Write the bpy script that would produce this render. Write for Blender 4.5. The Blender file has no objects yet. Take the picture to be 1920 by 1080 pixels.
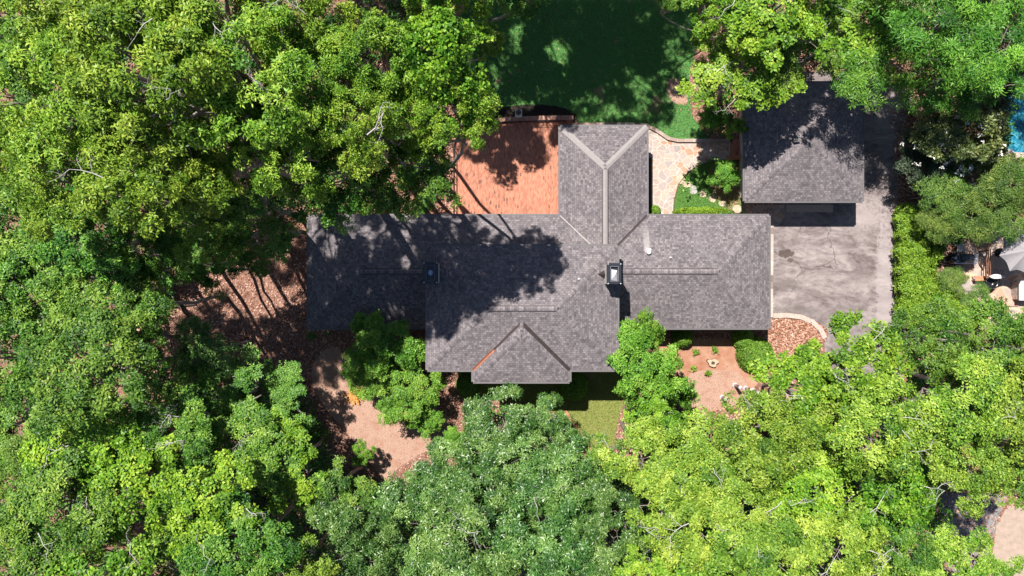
import bpy, bmesh, math, random
import numpy as np
from mathutils import Vector
PI = math.pi
R = math.radians
S = bpy.context.scene
C = S.collection

# ------------------------------------------------------------------ camera, sky, sun, exposure
H = 47.0                                   # the drone's height above the ground
cam_d = bpy.data.cameras.new('camera'); cam = bpy.data.objects.new('camera', cam_d); C.objects.link(cam)
cam.location = (0, 0, H); cam.rotation_euler = (0, 0, 0)
cam_d.sensor_width = 36; cam_d.lens = 36 * H / 64.0; cam_d.clip_end = 600; cam_d.clip_start = 0.5
S.camera = cam
SUNV = Vector((.279, -.447, -1.0)).normalized()      # the way the light travels
W = bpy.data.worlds.new('World'); S.world = W; W.use_nodes = True
nt = W.node_tree; nt.nodes.clear()
wo = nt.nodes.new('ShaderNodeOutputWorld'); bg = nt.nodes.new('ShaderNodeBackground'); sk = nt.nodes.new('ShaderNodeTexSky')
sk.sky_type = 'NISHITA'; sk.sun_disc = False
sk.sun_elevation = math.asin(-SUNV.z); sk.sun_rotation = math.atan2(-SUNV.x, -SUNV.y)
sk.air_density = 1.0; sk.dust_density = .6; sk.ozone_density = 3.0
bg.inputs['Strength'].default_value = .052
nt.links.new(sk.outputs[0], bg.inputs[0]); nt.links.new(bg.outputs[0], wo.inputs[0])
sd = bpy.data.lights.new('sun', 'SUN'); sd.energy = 5.0; sd.angle = R(.55); sd.color = (1, .95, .87)
so = bpy.data.objects.new('sun', sd); C.objects.link(so); so.rotation_euler = SUNV.to_track_quat('-Z', 'Y').to_euler(); so.location = (-20, 30, 60)
S.view_settings.view_transform = 'Standard'; S.view_settings.look = 'None'
S.view_settings.exposure = .55; S.view_settings.gamma = 1
try:
    S.cycles.max_bounces = 5; S.cycles.diffuse_bounces = 3; S.cycles.transmission_bounces = 3; S.cycles.transparent_max_bounces = 4
except Exception: pass

def P(px, py, z=0.0):
    """photo pixel -> metres, for something standing z above the ground"""
    f = (1 - z / H) / 30.0
    return ((px - 960) * f, (540 - py) * f)

# ------------------------------------------------------------------ materials
def M(name, rough=.8, spec=.3, metal=0.0):
    m = bpy.data.materials.new(name); m.use_nodes = True
    n = m.node_tree.nodes; b = n['Principled BSDF']
    b.inputs['Roughness'].default_value = rough; b.inputs['Metallic'].default_value = metal
    b.inputs['Specular IOR Level'].default_value = spec
    return m, m.node_tree, b
def col(c): return (c[0], c[1], c[2], 1)
def ramp(t, fac, stops):
    r = t.nodes.new('ShaderNodeValToRGB')
    while len(r.color_ramp.elements) < len(stops): r.color_ramp.elements.new(.5)
    for e, (p, c) in zip(r.color_ramp.elements, stops): e.position = p; e.color = col(c)
    t.links.new(fac, r.inputs[0]); return r.outputs[0]
def noise(t, scale, detail=3, rough=.55, vec=None, dist=0.0):
    n = t.nodes.new('ShaderNodeTexNoise'); n.inputs['Scale'].default_value = scale
    n.inputs['Detail'].default_value = detail; n.inputs['Roughness'].default_value = rough; n.inputs['Distortion'].default_value = dist
    if vec is not None: t.links.new(vec, n.inputs['Vector'])
    return n.outputs['Fac']
def mapping(t, vec, sc=(1, 1, 1), rot=0.0, loc=(0, 0, 0)):
    m = t.nodes.new('ShaderNodeMapping'); m.inputs['Scale'].default_value = sc; m.inputs['Rotation'].default_value = (0, 0, rot); m.inputs['Location'].default_value = loc
    t.links.new(vec, m.inputs['Vector']); return m.outputs[0]
def objco(t): return t.nodes.new('ShaderNodeTexCoord').outputs['Object']
def mix(t, fac, a, b, mode='MIX'):
    m = t.nodes.new('ShaderNodeMix'); m.data_type = 'RGBA'; m.blend_type = mode; m.clamp_factor = True
    for s, v in ((m.inputs[0], fac), (m.inputs[6], a), (m.inputs[7], b)):
        if isinstance(v, (int, float)): s.default_value = v
        elif isinstance(v, tuple): s.default_value = col(v)
        else: t.links.new(v, s)
    return m.outputs[2]
def mth(t, op, a, b=0.0, clamp=False):
    m = t.nodes.new('ShaderNodeMath'); m.operation = op; m.use_clamp = clamp
    for s, v in ((m.inputs[0], a), (m.inputs[1], b)):
        if isinstance(v, (int, float)): s.default_value = v
        else: t.links.new(v, s)
    return m.outputs[0]
def smooth(t, v, a, b):
    m = t.nodes.new('ShaderNodeMapRange'); m.interpolation_type = 'SMOOTHSTEP'
    m.inputs['From Min'].default_value = a; m.inputs['From Max'].default_value = b
    t.links.new(v, m.inputs['Value']); return m.outputs['Result']
def bump(t, b, h, s=.3, d=.02):
    n = t.nodes.new('ShaderNodeBump'); n.inputs['Strength'].default_value = s; n.inputs['Distance'].default_value = d
    t.links.new(h, n.inputs['Height']); t.links.new(n.outputs[0], b.inputs['Normal'])
def voro(t, vec, scale, feature='F1', rnd=1.0):
    v = t.nodes.new('ShaderNodeTexVoronoi'); v.feature = feature; v.inputs['Scale'].default_value = scale; v.inputs['Randomness'].default_value = rnd
    t.links.new(vec, v.inputs['Vector']); return v

def plain(name, c, rough=.6, spec=.3, metal=0.0, var=.25, sc=6):
    m, t, b = M(name, rough, spec, metal)
    n = noise(t, sc, 4, .6, objco(t))
    t.links.new(ramp(t, n, [(.3, tuple(x * (1 - var) for x in c)), (.7, tuple(min(1, x * (1 + var)) for x in c))]), b.inputs['Base Color'])
    return m

def mat_litter():
    m, t, b = M('leaf_litter', .9, .1); o = objco(t)
    v = voro(t, o, 9); v2 = voro(t, mapping(t, o, (1, 1, 1), .7, (3, 5, 0)), 16)
    c1 = ramp(t, v.outputs['Color'], [(.15, (.09, .045, .035)), (.5, (.27, .135, .10)), (.85, (.44, .27, .21))])
    c2 = ramp(t, v2.outputs['Color'], [(.15, (.12, .06, .045)), (.5, (.31, .165, .125)), (.9, (.5, .32, .25))])
    c = mix(t, .5, c1, c2)
    big = noise(t, .35, 4, .6, o)
    c = mix(t, smooth(t, big, .35, .7), c, mix(t, .5, c, (.2, .10, .075)))
    t.links.new(c, b.inputs['Base Color']); bump(t, b, v.outputs['Distance'], .8, .05); return m
def mat_straw():
    m, t, b = M('pine_straw', .95, .1); o = objco(t)
    n1 = noise(t, 28, 4, .7, o, .6); n2 = noise(t, 1.6, 4, .6, o)
    c = ramp(t, n1, [(.32, (.20, .105, .075)), (.5, (.46, .29, .22)), (.66, (.66, .46, .37))])
    c = mix(t, smooth(t, n2, .45, .75), c, mix(t, .6, c, (.33, .14, .09)))
    t.links.new(c, b.inputs['Base Color']); bump(t, b, n1, .7, .04); return m
def mat_soil():
    m, t, b = M('red_soil', .95, .1); o = objco(t)
    n1 = noise(t, 1.3, 5, .65, o); n2 = noise(t, 30, 3, .6, o)
    c = ramp(t, n1, [(.3, (.36, .15, .09)), (.55, (.46, .25, .17)), (.75, (.52, .36, .27))])
    c = mix(t, smooth(t, n2, .4, .75), c, mix(t, .5, c, (.25, .12, .08)))
    t.links.new(c, b.inputs['Base Color']); bump(t, b, n2, .5, .03); return m
def mat_chips():
    m, t, b = M('bark_chips', .9, .1); o = objco(t)
    v = voro(t, mapping(t, o, (1, 1.8, 1), .5), 8)
    c = ramp(t, v.outputs['Color'], [(.1, (.14, .06, .04)), (.5, (.36, .17, .11)), (.9, (.58, .38, .29))])
    t.links.new(c, b.inputs['Base Color']); bump(t, b, v.outputs['Distance'], 1, .06); return m
def mat_grass(name, a, bb, c3, patchy=(.30, .22, .13), thr=.62):
    m, t, b = M(name, .9, .15); o = objco(t)
    n1 = noise(t, 22, 4, .7, o); n2 = noise(t, .9, 5, .6, o); n3 = noise(t, .45, 4, .65, mapping(t, o, loc=(7, 3, 0)))
    c = ramp(t, n1, [(.3, a), (.52, bb), (.72, c3)])
    c = mix(t, smooth(t, n2, .4, .7), c, mix(t, .5, c, bb))
    c = mix(t, smooth(t, n3, thr, thr + .08), c, patchy)
    t.links.new(c, b.inputs['Base Color']); bump(t, b, n1, .8, .06); return m
def mat_roof(name='shingles', tint=1.0):
    m, t, b = M(name, .85, .2); uv = t.nodes.new('ShaderNodeUVMap').outputs[0]; o = t.nodes.new('ShaderNodeNewGeometry').outputs['Position']
    br = t.nodes.new('ShaderNodeTexBrick'); t.links.new(uv, br.inputs['Vector']); br.offset = .5
    k = tint * .95
    for n_, v in (('Color1', (.122*k, .107*k, .122*k, 1)), ('Color2', (.30*k, .268*k, .285*k, 1)), ('Mortar', (.085*k, .072*k, .072*k, 1))): br.inputs[n_].default_value = v
    for n_, v in (('Scale', 1.0), ('Mortar Size', .012), ('Mortar Smooth', .4), ('Bias', -.05), ('Brick Width', .20), ('Row Height', .125)): br.inputs[n_].default_value = v
    wn = t.nodes.new('ShaderNodeTexWhiteNoise'); wn.noise_dimensions = '2D'
    sn = t.nodes.new('ShaderNodeVectorMath'); sn.operation = 'SNAP'; sn.inputs[1].default_value = (.10, .125, 1)
    t.links.new(uv, sn.inputs[0]); t.links.new(sn.outputs[0], wn.inputs['Vector'])
    c = mix(t, .4, br.outputs['Color'], ramp(t, wn.outputs['Value'], [(0, (.125*k, .112*k, .122*k)), (.6, (.205*k, .18*k, .192*k)), (1, (.37*k, .33*k, .335*k))]))
    n2 = noise(t, .8, 5, .6, o); n3 = noise(t, 40, 2, .6, o)
    c = mix(t, .55, c, ramp(t, n2, [(.25, (.70, .69, .72)), (.5, (1, 1, 1)), (.75, (1.25, 1.21, 1.17))]), 'MULTIPLY')
    c = mix(t, .35, c, ramp(t, n3, [(.3, (.6, .6, .6)), (.7, (1.35, 1.35, 1.35))]), 'MULTIPLY')
    # pale wash mark running up the slope from the white vent pipe
    sx = t.nodes.new('ShaderNodeSeparateXYZ'); t.links.new(o, sx.inputs[0])
    dx = mth(t, 'ABSOLUTE', mth(t, 'SUBTRACT', sx.outputs[0], 7.83))
    fx = mth(t, 'SUBTRACT', 1.0, smooth(t, dx, .1, .24)); fy = mth(t, 'MULTIPLY', smooth(t, sx.outputs[1], 2.0, 2.2), mth(t, 'SUBTRACT', 1.0, smooth(t, sx.outputs[1], 2.4, 4.0)))
    f = mth(t, 'MULTIPLY', mth(t, 'MULTIPLY', fx, fy), .45)
    c = mix(t, f, c, (.55, .52, .50))
    t.links.new(c, b.inputs['Base Color']); bump(t, b, br.outputs['Fac'], -.35, .02); return m
def mat_bricks(name, rot=0.0, bw=.21, rh=.075, c1=(.42, .14, .085), c2=(.62, .30, .20), mo=(.5, .38, .31), uvmap=False):
    m, t, b = M(name, .85, .2)
    o = t.nodes.new('ShaderNodeUVMap').outputs[0] if uvmap else objco(t)
    v = mapping(t, o, (1, 1, 1), rot)
    br = t.nodes.new('ShaderNodeTexBrick'); t.links.new(v, br.inputs['Vector'])
    br.inputs['Color1'].default_value = col(c1); br.inputs['Color2'].default_value = col(c2); br.inputs['Mortar'].default_value = col(mo)
    for n_, q in (('Scale', 1.0), ('Mortar Size', .008), ('Bias', .15), ('Brick Width', bw), ('Row Height', rh)): br.inputs[n_].default_value = q
    vv = voro(t, mapping(t, v, (1 / bw, 1 / rh, 1)), 1.0, rnd=.3)
    dark = smooth(t, vv.outputs['Color'], .84, .9)
    c = mix(t, mth(t, 'MULTIPLY', dark, .75), br.outputs['Color'], (.13, .075, .065))
    n2 = noise(t, .7, 4, .6, o)
    c = mix(t, .7, c, ramp(t, n2, [(.3, (.82, .8, .8)), (.7, (1.15, 1.12, 1.08))]), 'MULTIPLY')
    t.links.new(c, b.inputs['Base Color']); bump(t, b, br.outputs['Fac'], -.5, .01); return m
def mat_flag(name, scale=2.1, grout=(.72, .60, .52)):
    m, t, b = M(name, .8, .25); o = objco(t)
    n = t.nodes.new('ShaderNodeTexNoise'); n.inputs['Scale'].default_value = 1.7; t.links.new(o, n.inputs['Vector'])
    vm = t.nodes.new('ShaderNodeVectorMath'); vm.operation = 'MULTIPLY_ADD'; vm.inputs[1].default_value = (.25, .25, 0)
    t.links.new(n.outputs['Color'], vm.inputs[0]); t.links.new(o, vm.inputs[2]); q = vm.outputs[0]
    e = voro(t, q, scale, 'DISTANCE_TO_EDGE'); f = voro(t, q, scale)
    r = ramp(t, f.outputs['Color'], [(0, (.38, .19, .12)), (.25, (.50, .33, .24)), (.45, (.40, .34, .33)), (.7, (.52, .41, .35)), (1, (.30, .27, .27))])
    r = mix(t, .5, r, ramp(t, noise(t, 9, 4, .6, o), [(.3, (.8, .78, .76)), (.7, (1.15, 1.12, 1.1))]), 'MULTIPLY')
    c = mix(t, smooth(t, e.outputs['Distance'], .02, .05), grout, r)
    t.links.new(c, b.inputs['Base Color']); bump(t, b, e.outputs['Distance'], .3, .03); return m
def mat_drive():
    m, t, b = M('worn_asphalt', .85, .25); o = objco(t)
    st = noise(t, .8, 7, .66, mapping(t, o, (.6, 1.25, 1), .12), 1.2); fine = noise(t, 45, 3, .6, o)
    c = ramp(t, st, [(.3, (.12, .092, .09)), (.45, (.215, .18, .182)), (.58, (.30, .26, .26)), (.75, (.41, .355, .34))])
    n5 = noise(t, 3.5, 5, .65, mapping(t, o, (.7, 1.3, 1), .1, (3, 1, 0)))
    c = mix(t, .7, c, ramp(t, n5, [(.32, (.66, .59, .57)), (.5, (1, .99, .98)), (.7, (1.24, 1.2, 1.18))]), 'MULTIPLY')
    c = mix(t, .45, c, ramp(t, fine, [(.3, (.75, .75, .75)), (.7, (1.25, 1.25, 1.25))]), 'MULTIPLY')
    # cracks
    nn = t.nodes.new('ShaderNodeTexNoise'); nn.inputs['Scale'].default_value = 1.2; nn.inputs['Detail'].default_value = 6; t.links.new(o, nn.inputs['Vector'])
    vm = t.nodes.new('ShaderNodeVectorMath'); vm.operation = 'MULTIPLY_ADD'; vm.inputs[1].default_value = (1.2, 1.2, 0)
    t.links.new(nn.outputs['Color'], vm.inputs[0]); t.links.new(o, vm.inputs[2])
    e = voro(t, vm.outputs[0], .38, 'DISTANCE_TO_EDGE')
    ck = mth(t, 'MULTIPLY', mth(t, 'SUBTRACT', 1.0, smooth(t, e.outputs['Distance'], .002, .012)), smooth(t, noise(t, .5, 2, .5, mapping(t, o, loc=(9, 2, 0))), .48, .58))
    c = mix(t, mth(t, 'MULTIPLY', ck, .75), c, (.07, .055, .05))
    # oil stain by the kerb
    sx = t.nodes.new('ShaderNodeSeparateXYZ'); t.links.new(o, sx.inputs[0])
    def blot(x, y, rx, ry, a, colr, cc, th=.25):
        u = mth(t, 'MULTIPLY', mth(t, 'SUBTRACT', sx.outputs[0], x), 1 / rx); v = mth(t, 'MULTIPLY', mth(t, 'SUBTRACT', sx.outputs[1], y), 1 / ry)
        d = mth(t, 'ADD', mth(t, 'MULTIPLY', u, u), mth(t, 'MULTIPLY', v, v))
        d = mth(t, 'ADD', d, mth(t, 'MULTIPLY', mth(t, 'SUBTRACT', noise(t, 4, 5, .7, o), .5), 4.2))
        return mix(t, mth(t, 'MULTIPLY', mth(t, 'SUBTRACT', 1.0, smooth(t, d, 1 - th, 1 + th)), a), cc, colr)
    c = blot(17.1, 2.15, .5, .24, .85, (.075, .055, .045), c, .06); c = blot(17.4, 1.75, .22, .13, .7, (.08, .06, .05), c, .08)
    c = blot(16.9, .2, 1.1, .4, .5, (.10, .08, .075), c, .7)
    c = blot(17.4, -1.5, 1.6, .35, .4, (.13, .11, .105), c, .8)
    c = blot(22.1, 4.6, 1.0, .8, .5, (.5, .43, .42), c, .9)
    c = blot(23.3, -.2, .55, 4.5, .5, (.46, .40, .41), c, .5)
    t.links.new(c, b.inputs['Base Color']); bump(t, b, fine, .4, .01); return m

LEAF = {}
def mat_leaf(name, a, bb, c3, trans=.14, rough=.48, spec=.35):
    m, t, b = M(name, rough, spec)
    at = t.nodes.new('ShaderNodeAttribute'); at.attribute_name = 'v'
    oi = t.nodes.new('ShaderNodeObjectInfo')
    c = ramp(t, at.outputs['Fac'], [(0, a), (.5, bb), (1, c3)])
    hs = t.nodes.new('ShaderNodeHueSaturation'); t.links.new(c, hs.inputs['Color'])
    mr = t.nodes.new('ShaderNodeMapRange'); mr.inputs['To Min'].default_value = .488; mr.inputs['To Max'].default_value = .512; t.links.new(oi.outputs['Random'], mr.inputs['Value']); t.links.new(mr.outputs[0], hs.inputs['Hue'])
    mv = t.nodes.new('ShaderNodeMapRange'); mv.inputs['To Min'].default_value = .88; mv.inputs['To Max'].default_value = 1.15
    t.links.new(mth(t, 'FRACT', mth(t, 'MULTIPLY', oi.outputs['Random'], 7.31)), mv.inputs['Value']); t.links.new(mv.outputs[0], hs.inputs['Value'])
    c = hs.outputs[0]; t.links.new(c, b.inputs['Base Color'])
    tr = t.nodes.new('ShaderNodeBsdfTranslucent'); t.links.new(mix(t, .6, c, (1.0, 1.0, .35), 'MULTIPLY'), tr.inputs['Color'])
    ms = t.nodes.new('ShaderNodeMixShader'); ms.inputs[0].default_value = trans
    t.links.new(b.outputs[0], ms.inputs[1]); t.links.new(tr.outputs[0], ms.inputs[2])
    t.links.new(ms.outputs[0], t.nodes['Material Output'].inputs['Surface'])
    LEAF[name] = m; return m
mat_leaf('oak', (.045, .12, .012), (.17, .33, .026), (.41, .54, .07))
mat_leaf('green', (.02, .08, .012), (.10, .25, .028), (.29, .45, .065))
mat_leaf('bay', (.016, .065, .014), (.07, .18, .03), (.25, .40, .10), .14, .38, .6)
mat_leaf('maple', (.04, .12, .01), (.15, .33, .02), (.36, .52, .05))
mat_leaf('pale', (.045, .13, .014), (.18, .33, .03), (.43, .55, .085))
mat_leaf('feather', (.022, .10, .012), (.085, .25, .022), (.23, .46, .05))
mat_leaf('magnolia', (.045, .08, .022), (.12, .17, .045), (.30, .33, .11), .15, .35, .6)
mat_leaf('dark', (.018, .04, .018), (.045, .085, .04), (.11, .15, .09), .15)
mat_leaf('juniper', (.03, .09, .015), (.10, .20, .035), (.28, .38, .07))
mat_leaf('box', (.06, .18, .02), (.16, .36, .035), (.34, .54, .08))
mat_leaf('hedge', (.10, .20, .015), (.20, .34, .025), (.36, .46, .05))

BARK = plain('bark', (.30, .26, .235), .9, .1, var=.35, sc=5)
DEAD = plain('dead_wood', (.6, .56, .55), .85, .1, var=.15)
DBARK = plain('dark_bark', (.10, .08, .07), .9, .1, var=.35)
BLOOM = plain('petals', (.82, .80, .76), .6, .3, var=.08)

# ------------------------------------------------------------------ mesh helpers
def mesh_np(name, V, F, mat, v=None, smooth_=False):
    me = bpy.data.meshes.new(name)
    V = np.asarray(V, np.float32); F = np.asarray(F, np.int32)
    n = F.shape[1]
    me.vertices.add(len(V)); me.vertices.foreach_set('co', V.ravel())
    me.loops.add(F.size); me.loops.foreach_set('vertex_index', F.ravel())
    me.polygons.add(len(F)); me.polygons.foreach_set('loop_start', np.arange(0, F.size, n, dtype=np.int32))
    if smooth_: me.polygons.foreach_set('use_smooth', np.ones(len(F), bool))
    me.update(calc_edges=True)
    if v is not None:
        at = me.attributes.new('v', 'FLOAT', 'FACE'); at.data.foreach_set('value', np.asarray(v, np.float32))
    me.materials.append(mat); return me
def link(name, me, parent=None, loc=None):
    o = bpy.data.objects.new(name, me); C.objects.link(o)
    if parent: o.parent = parent
    if loc: o.location = loc
    return o
def thing(name, label, cat, loc=(0, 0, 0), rz=0.0, group=None):
    o = bpy.data.objects.new(name, None); C.objects.link(o); o.empty_display_size = .3
    o.location = loc; o.rotation_euler = (0, 0, rz); o['label'] = label; o['category'] = cat
    if group: o['group'] = group
    return o
def tag(o, label, cat, group=None):
    o['label'] = label; o['category'] = cat
    if group: o['group'] = group
    return o
def norm(a): return a / np.maximum(np.linalg.norm(a, axis=-1, keepdims=True), 1e-9)

class BM:
    """collects simple solids into one mesh, with metre-scaled UVs per face"""
    def __init__(s): s.b = bmesh.new(); s.uv = s.b.loops.layers.uv.new('UVMap')
    def face(s, pts, uvs=None, smooth_=False):
        vs = [s.b.verts.new(p) for p in pts]; f = s.b.faces.new(vs); f.smooth = smooth_
        if uvs is None:
            a = Vector(pts[1]) - Vector(pts[0]); n = Vector((0, 0, 0))
            for i in range(len(pts)): n += Vector(pts[i]).cross(Vector(pts[(i + 1) % len(pts)]))
            n.normalize(); a.normalize(); bb = n.cross(a)
            uvs = [((Vector(p) - Vector(pts[0])).dot(a), (Vector(p) - Vector(pts[0])).dot(bb)) for p in pts]
        for l, u in zip(f.loops, uvs): l[s.uv].uv = u
    def box(s, x0, x1, y0, y1, z0, z1, top=True, bottom=True):
        a = [(x0, y0), (x1, y0), (x1, y1), (x0, y1)]
        for i in range(4):
            p, q = a[i], a[(i + 1) % 4]; s.face([(*p, z0), (*q, z0), (*q, z1), (*p, z1)])
        if top: s.face([(*p, z1) for p in a])
        if bottom: s.face([(*p, z0) for p in reversed(a)])
    def prism(s, pts, z0, z1, bottom=False):
        n = len(pts)
        ar = sum(pts[i][0] * pts[(i + 1) % n][1] - pts[(i + 1) % n][0] * pts[i][1] for i in range(n))
        if ar < 0: pts = pts[::-1]
        for i in range(n):
            p, q = pts[i], pts[(i + 1) % n]; s.face([(*p, z0), (*q, z0), (*q, z1), (*p, z1)])
        s.face([(*p, z1) for p in pts])
        if bottom: s.face([(*p, z0) for p in reversed(pts)])
    def tube(s, path, r, n=10, caps=True):
        path = [Vector(p) for p in path]; rr = r if isinstance(r, (list, tuple)) else [r] * len(path); rings = []
        for i, p in enumerate(path):
            d = (path[min(i + 1, len(path) - 1)] - path[max(i - 1, 0)]).normalized()
            u = d.cross(Vector((0, 0, 1)) if abs(d.z) < .9 else Vector((1, 0, 0))).normalized(); w = d.cross(u)
            rings.append([p + (u * math.cos(2 * PI * k / n) + w * math.sin(2 * PI * k / n)) * rr[i] for k in range(n)])
        for a, bb in zip(rings[:-1], rings[1:]):
            for k in range(n): s.face([a[k], bb[k], bb[(k + 1) % n], a[(k + 1) % n]], smooth_=True)
        if caps: s.face(rings[0]); s.face(rings[-1][::-1])
    def lathe(s, prof, c=(0, 0), n=20):
        rings = [[(c[0] + r * math.cos(2 * PI * k / n), c[1] + r * math.sin(2 * PI * k / n), z) for k in range(n)] for r, z in prof]
        for a, bb in zip(rings[:-1], rings[1:]):
            for k in range(n): s.face([a[k], a[(k + 1) % n], bb[(k + 1) % n], bb[k]], smooth_=True)
        s.face(rings[-1])
    def ob(s, name, mat, parent=None, loc=None, bevel=0.0):
        bmesh.ops.remove_doubles(s.b, verts=s.b.verts, dist=1e-5)
        me = bpy.data.meshes.new(name); s.b.to_mesh(me); s.b.free(); me.materials.append(mat)
        o = link(name, me, parent, loc)
        if bevel:
            m = o.modifiers.new('b', 'BEVEL'); m.width = bevel; m.segments = 2; m.limit_method = 'ANGLE'
        return o
def curve(pts, n=6):
    """Catmull-Rom through closed points"""
    out = []; L = len(pts)
    for i in range(L):
        p0, p1, p2, p3 = [np.array(pts[(i + j - 1) % L], float) for j in range(4)]
        for k in range(n):
            t = k / n
            out.append(tuple(.5 * ((2 * p1) + (-p0 + p2) * t + (2 * p0 - 5 * p1 + 4 * p2 - p3) * t * t + (-p0 + 3 * p1 - 3 * p2 + p3) * t ** 3)))
    return out
def sheet(name, pts, z, mat, rounded=0, kind='structure'):
    pts = [P(*p) for p in pts]
    if rounded: pts = curve(pts, rounded)
    b = bmesh.new(); f = b.faces.new([b.verts.new((x, y, z)) for x, y in pts])
    if f.normal.z < 0 or f.calc_area() < 0: f.normal_flip()
    f.normal_update()
    if f.normal.z < 0: f.normal_flip()
    bmesh.ops.triangulate(b, faces=b.faces[:])
    me = bpy.data.meshes.new(name); b.to_mesh(me); b.free(); me.materials.append(mat)
    o = link(name, me)
    if kind: o['kind'] = kind
    return o
def inpoly(X, Y, poly):
    ins = np.zeros(len(X), bool); n = len(poly)
    for i in range(n):
        x1, y1 = poly[i]; x2, y2 = poly[(i + 1) % n]
        if y1 == y2: continue
        c = ((y1 > Y) != (y2 > Y)) & (X < (x2 - x1) * (Y - y1) / (y2 - y1) + x1); ins ^= c
    return ins

# ------------------------------------------------------------------ the ground
G_LIT = mat_litter(); G_STRAW = mat_straw(); G_SOIL = mat_soil(); G_CHIP = mat_chips()
G_LAWN = mat_grass('lawn_grass', (.05, .17, .055), (.11, .28, .075), (.20, .39, .11), (.42, .27, .19), .60)
G_LAWN2 = mat_grass('dry_lawn_grass', (.13, .16, .035), (.24, .27, .07), (.36, .38, .13), (.42, .30, .19), .60)
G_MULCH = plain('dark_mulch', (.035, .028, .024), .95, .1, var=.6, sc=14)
G_DRIVE = mat_drive(); G_FLAG = mat_flag('flagstone', 2.7, (.62, .53, .46))
G_CONC = plain('pale_concrete', (.48, .40, .35), .85, .2, var=.18, sc=7)
G_BRICK = mat_bricks('patio_brick', PI / 2, .22, .085, (.38, .125, .08), (.58, .255, .165), (.40, .24, .18))
g = BM(); g.face([(-300, -300, 0), (300, -300, 0), (300, 300, 0), (-300, 300, 0)]); o = g.ob('ground', G_LIT); o['kind'] = 'structure'
LAWN = [(868, -70), (1300, -70), (1312, 60), (1292, 140), (1296, 215), (1330, 262), (1262, 264), (1240, 250), (1212, 236), (1075, 232), (1078, 212), (1020, 196), (940, 205), (880, 190), (860, 100)]
sheet('lawn', LAWN, .004, G_LAWN)
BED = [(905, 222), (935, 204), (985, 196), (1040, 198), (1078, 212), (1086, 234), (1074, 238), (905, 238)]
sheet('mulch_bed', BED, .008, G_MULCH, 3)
SUNB = [(1252, 150), (1272, 148), (1286, 172), (1288, 196), (1262, 192), (1250, 172)]
sheet('bare_patch', SUNB, .008, G_STRAW, 4)
FLAWN = [(860, 690), (1170, 690), (1168, 760), (1158, 790), (1150, 850), (1110, 850), (1080, 815), (1050, 780), (1010, 760), (860, 745)]
sheet('front_lawn', FLAWN, .004, G_LAWN2)
STRAW = [(585, 690), (625, 650), (680, 700), (840, 780), (850, 830), (790, 850), (745, 880), (720, 900), (690, 860), (640, 800), (600, 750)]
sheet('pine_straw_bed', STRAW, .006, G_STRAW, 4)
SOIL = [(1225, 635), (1440, 635), (1445, 690), (1420, 720), (1385, 760), (1290, 770), (1270, 700), (1225, 680)]
sheet('soil', SOIL, .004, G_SOIL)
CHIPS = [(1436, 596), (1500, 594), (1545, 612), (1548, 640), (1500, 680), (1450, 700), (1430, 680)]
sheet('bark_chip_bed', CHIPS, .008, G_CHIP, 3)
STRAW2 = [(1295, 700), (1385, 698), (1400, 740), (1350, 770), (1285, 762)]
sheet('needle_bed', STRAW2, .008, G_STRAW, 3)
DRIVE = [(1448, 380), (1398, 370), (1398, 140), (1600, 130), (1712, 170), (1692, 250), (1684, 330), (1682, 480), (1684, 585), (1700, 800), (1560, 800), (1545, 640), (1532, 612), (1500, 599), (1449, 597)]
sheet('driveway', DRIVE, .006, G_DRIVE)
sheet('gravel_verge', [(1683, 250), (1694, 255), (1704, 330), (1700, 400), (1694, 580), (1683, 588)], .009, G_CHIP)
# flagstone path: joins the house side, bends to the garage
PATH = [(1208, 236), (1225, 240), (1250, 256), (1268, 262), (1372, 262), (1372, 300), (1330, 302), (1300, 314), (1277, 338), (1265, 368), (1262, 408), (1208, 408)]
sheet('flagstone_path', PATH, .012, G_FLAG)
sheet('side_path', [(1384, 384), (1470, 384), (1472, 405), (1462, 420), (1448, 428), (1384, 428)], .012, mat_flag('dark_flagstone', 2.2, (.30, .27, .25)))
GARD = [(1262, 404), (1266, 368), (1278, 338), (1302, 314), (1334, 303), (1398, 302), (1398, 404)]
sheet('garden_lawn', GARD, .006, mat_grass('garden_grass', (.05, .13, .02), (.11, .23, .04), (.22, .36, .08), (.44, .30, .20), .57))
sheet('garden_soil', [(1335, 312), (1398, 306), (1398, 404), (1368, 400), (1350, 380), (1330, 350)], .010, G_SOIL, 3)
# neighbour's terrace and drive
TERR = [(1794, 425), (1990, 400), (1990, 620), (1794, 600)]
sheet('terrace', TERR, .010, mat_flag('tan_paving', 1.5, (.72, .47, .33)))
sheet('terrace_step', [(1855, 556), (1908, 556), (1908, 574), (1850, 574)], .10, plain('pink_stone', (.60, .36, .28), .85, .2))
sheet('neighbour_drive', [(1868, 985), (1890, 948), (2100, 962), (2100, 1200), (1840, 1200)], .008, plain('tan_concrete', (.42, .32, .26), .85, .2, var=.15, sc=3))
sheet('parking_court', [(1760, 925), (1890, 925), (1868, 985), (1845, 1080), (1780, 1080)], .006, plain('grey_concrete', (.25, .23, .23), .85, .2, var=.2, sc=3))

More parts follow.
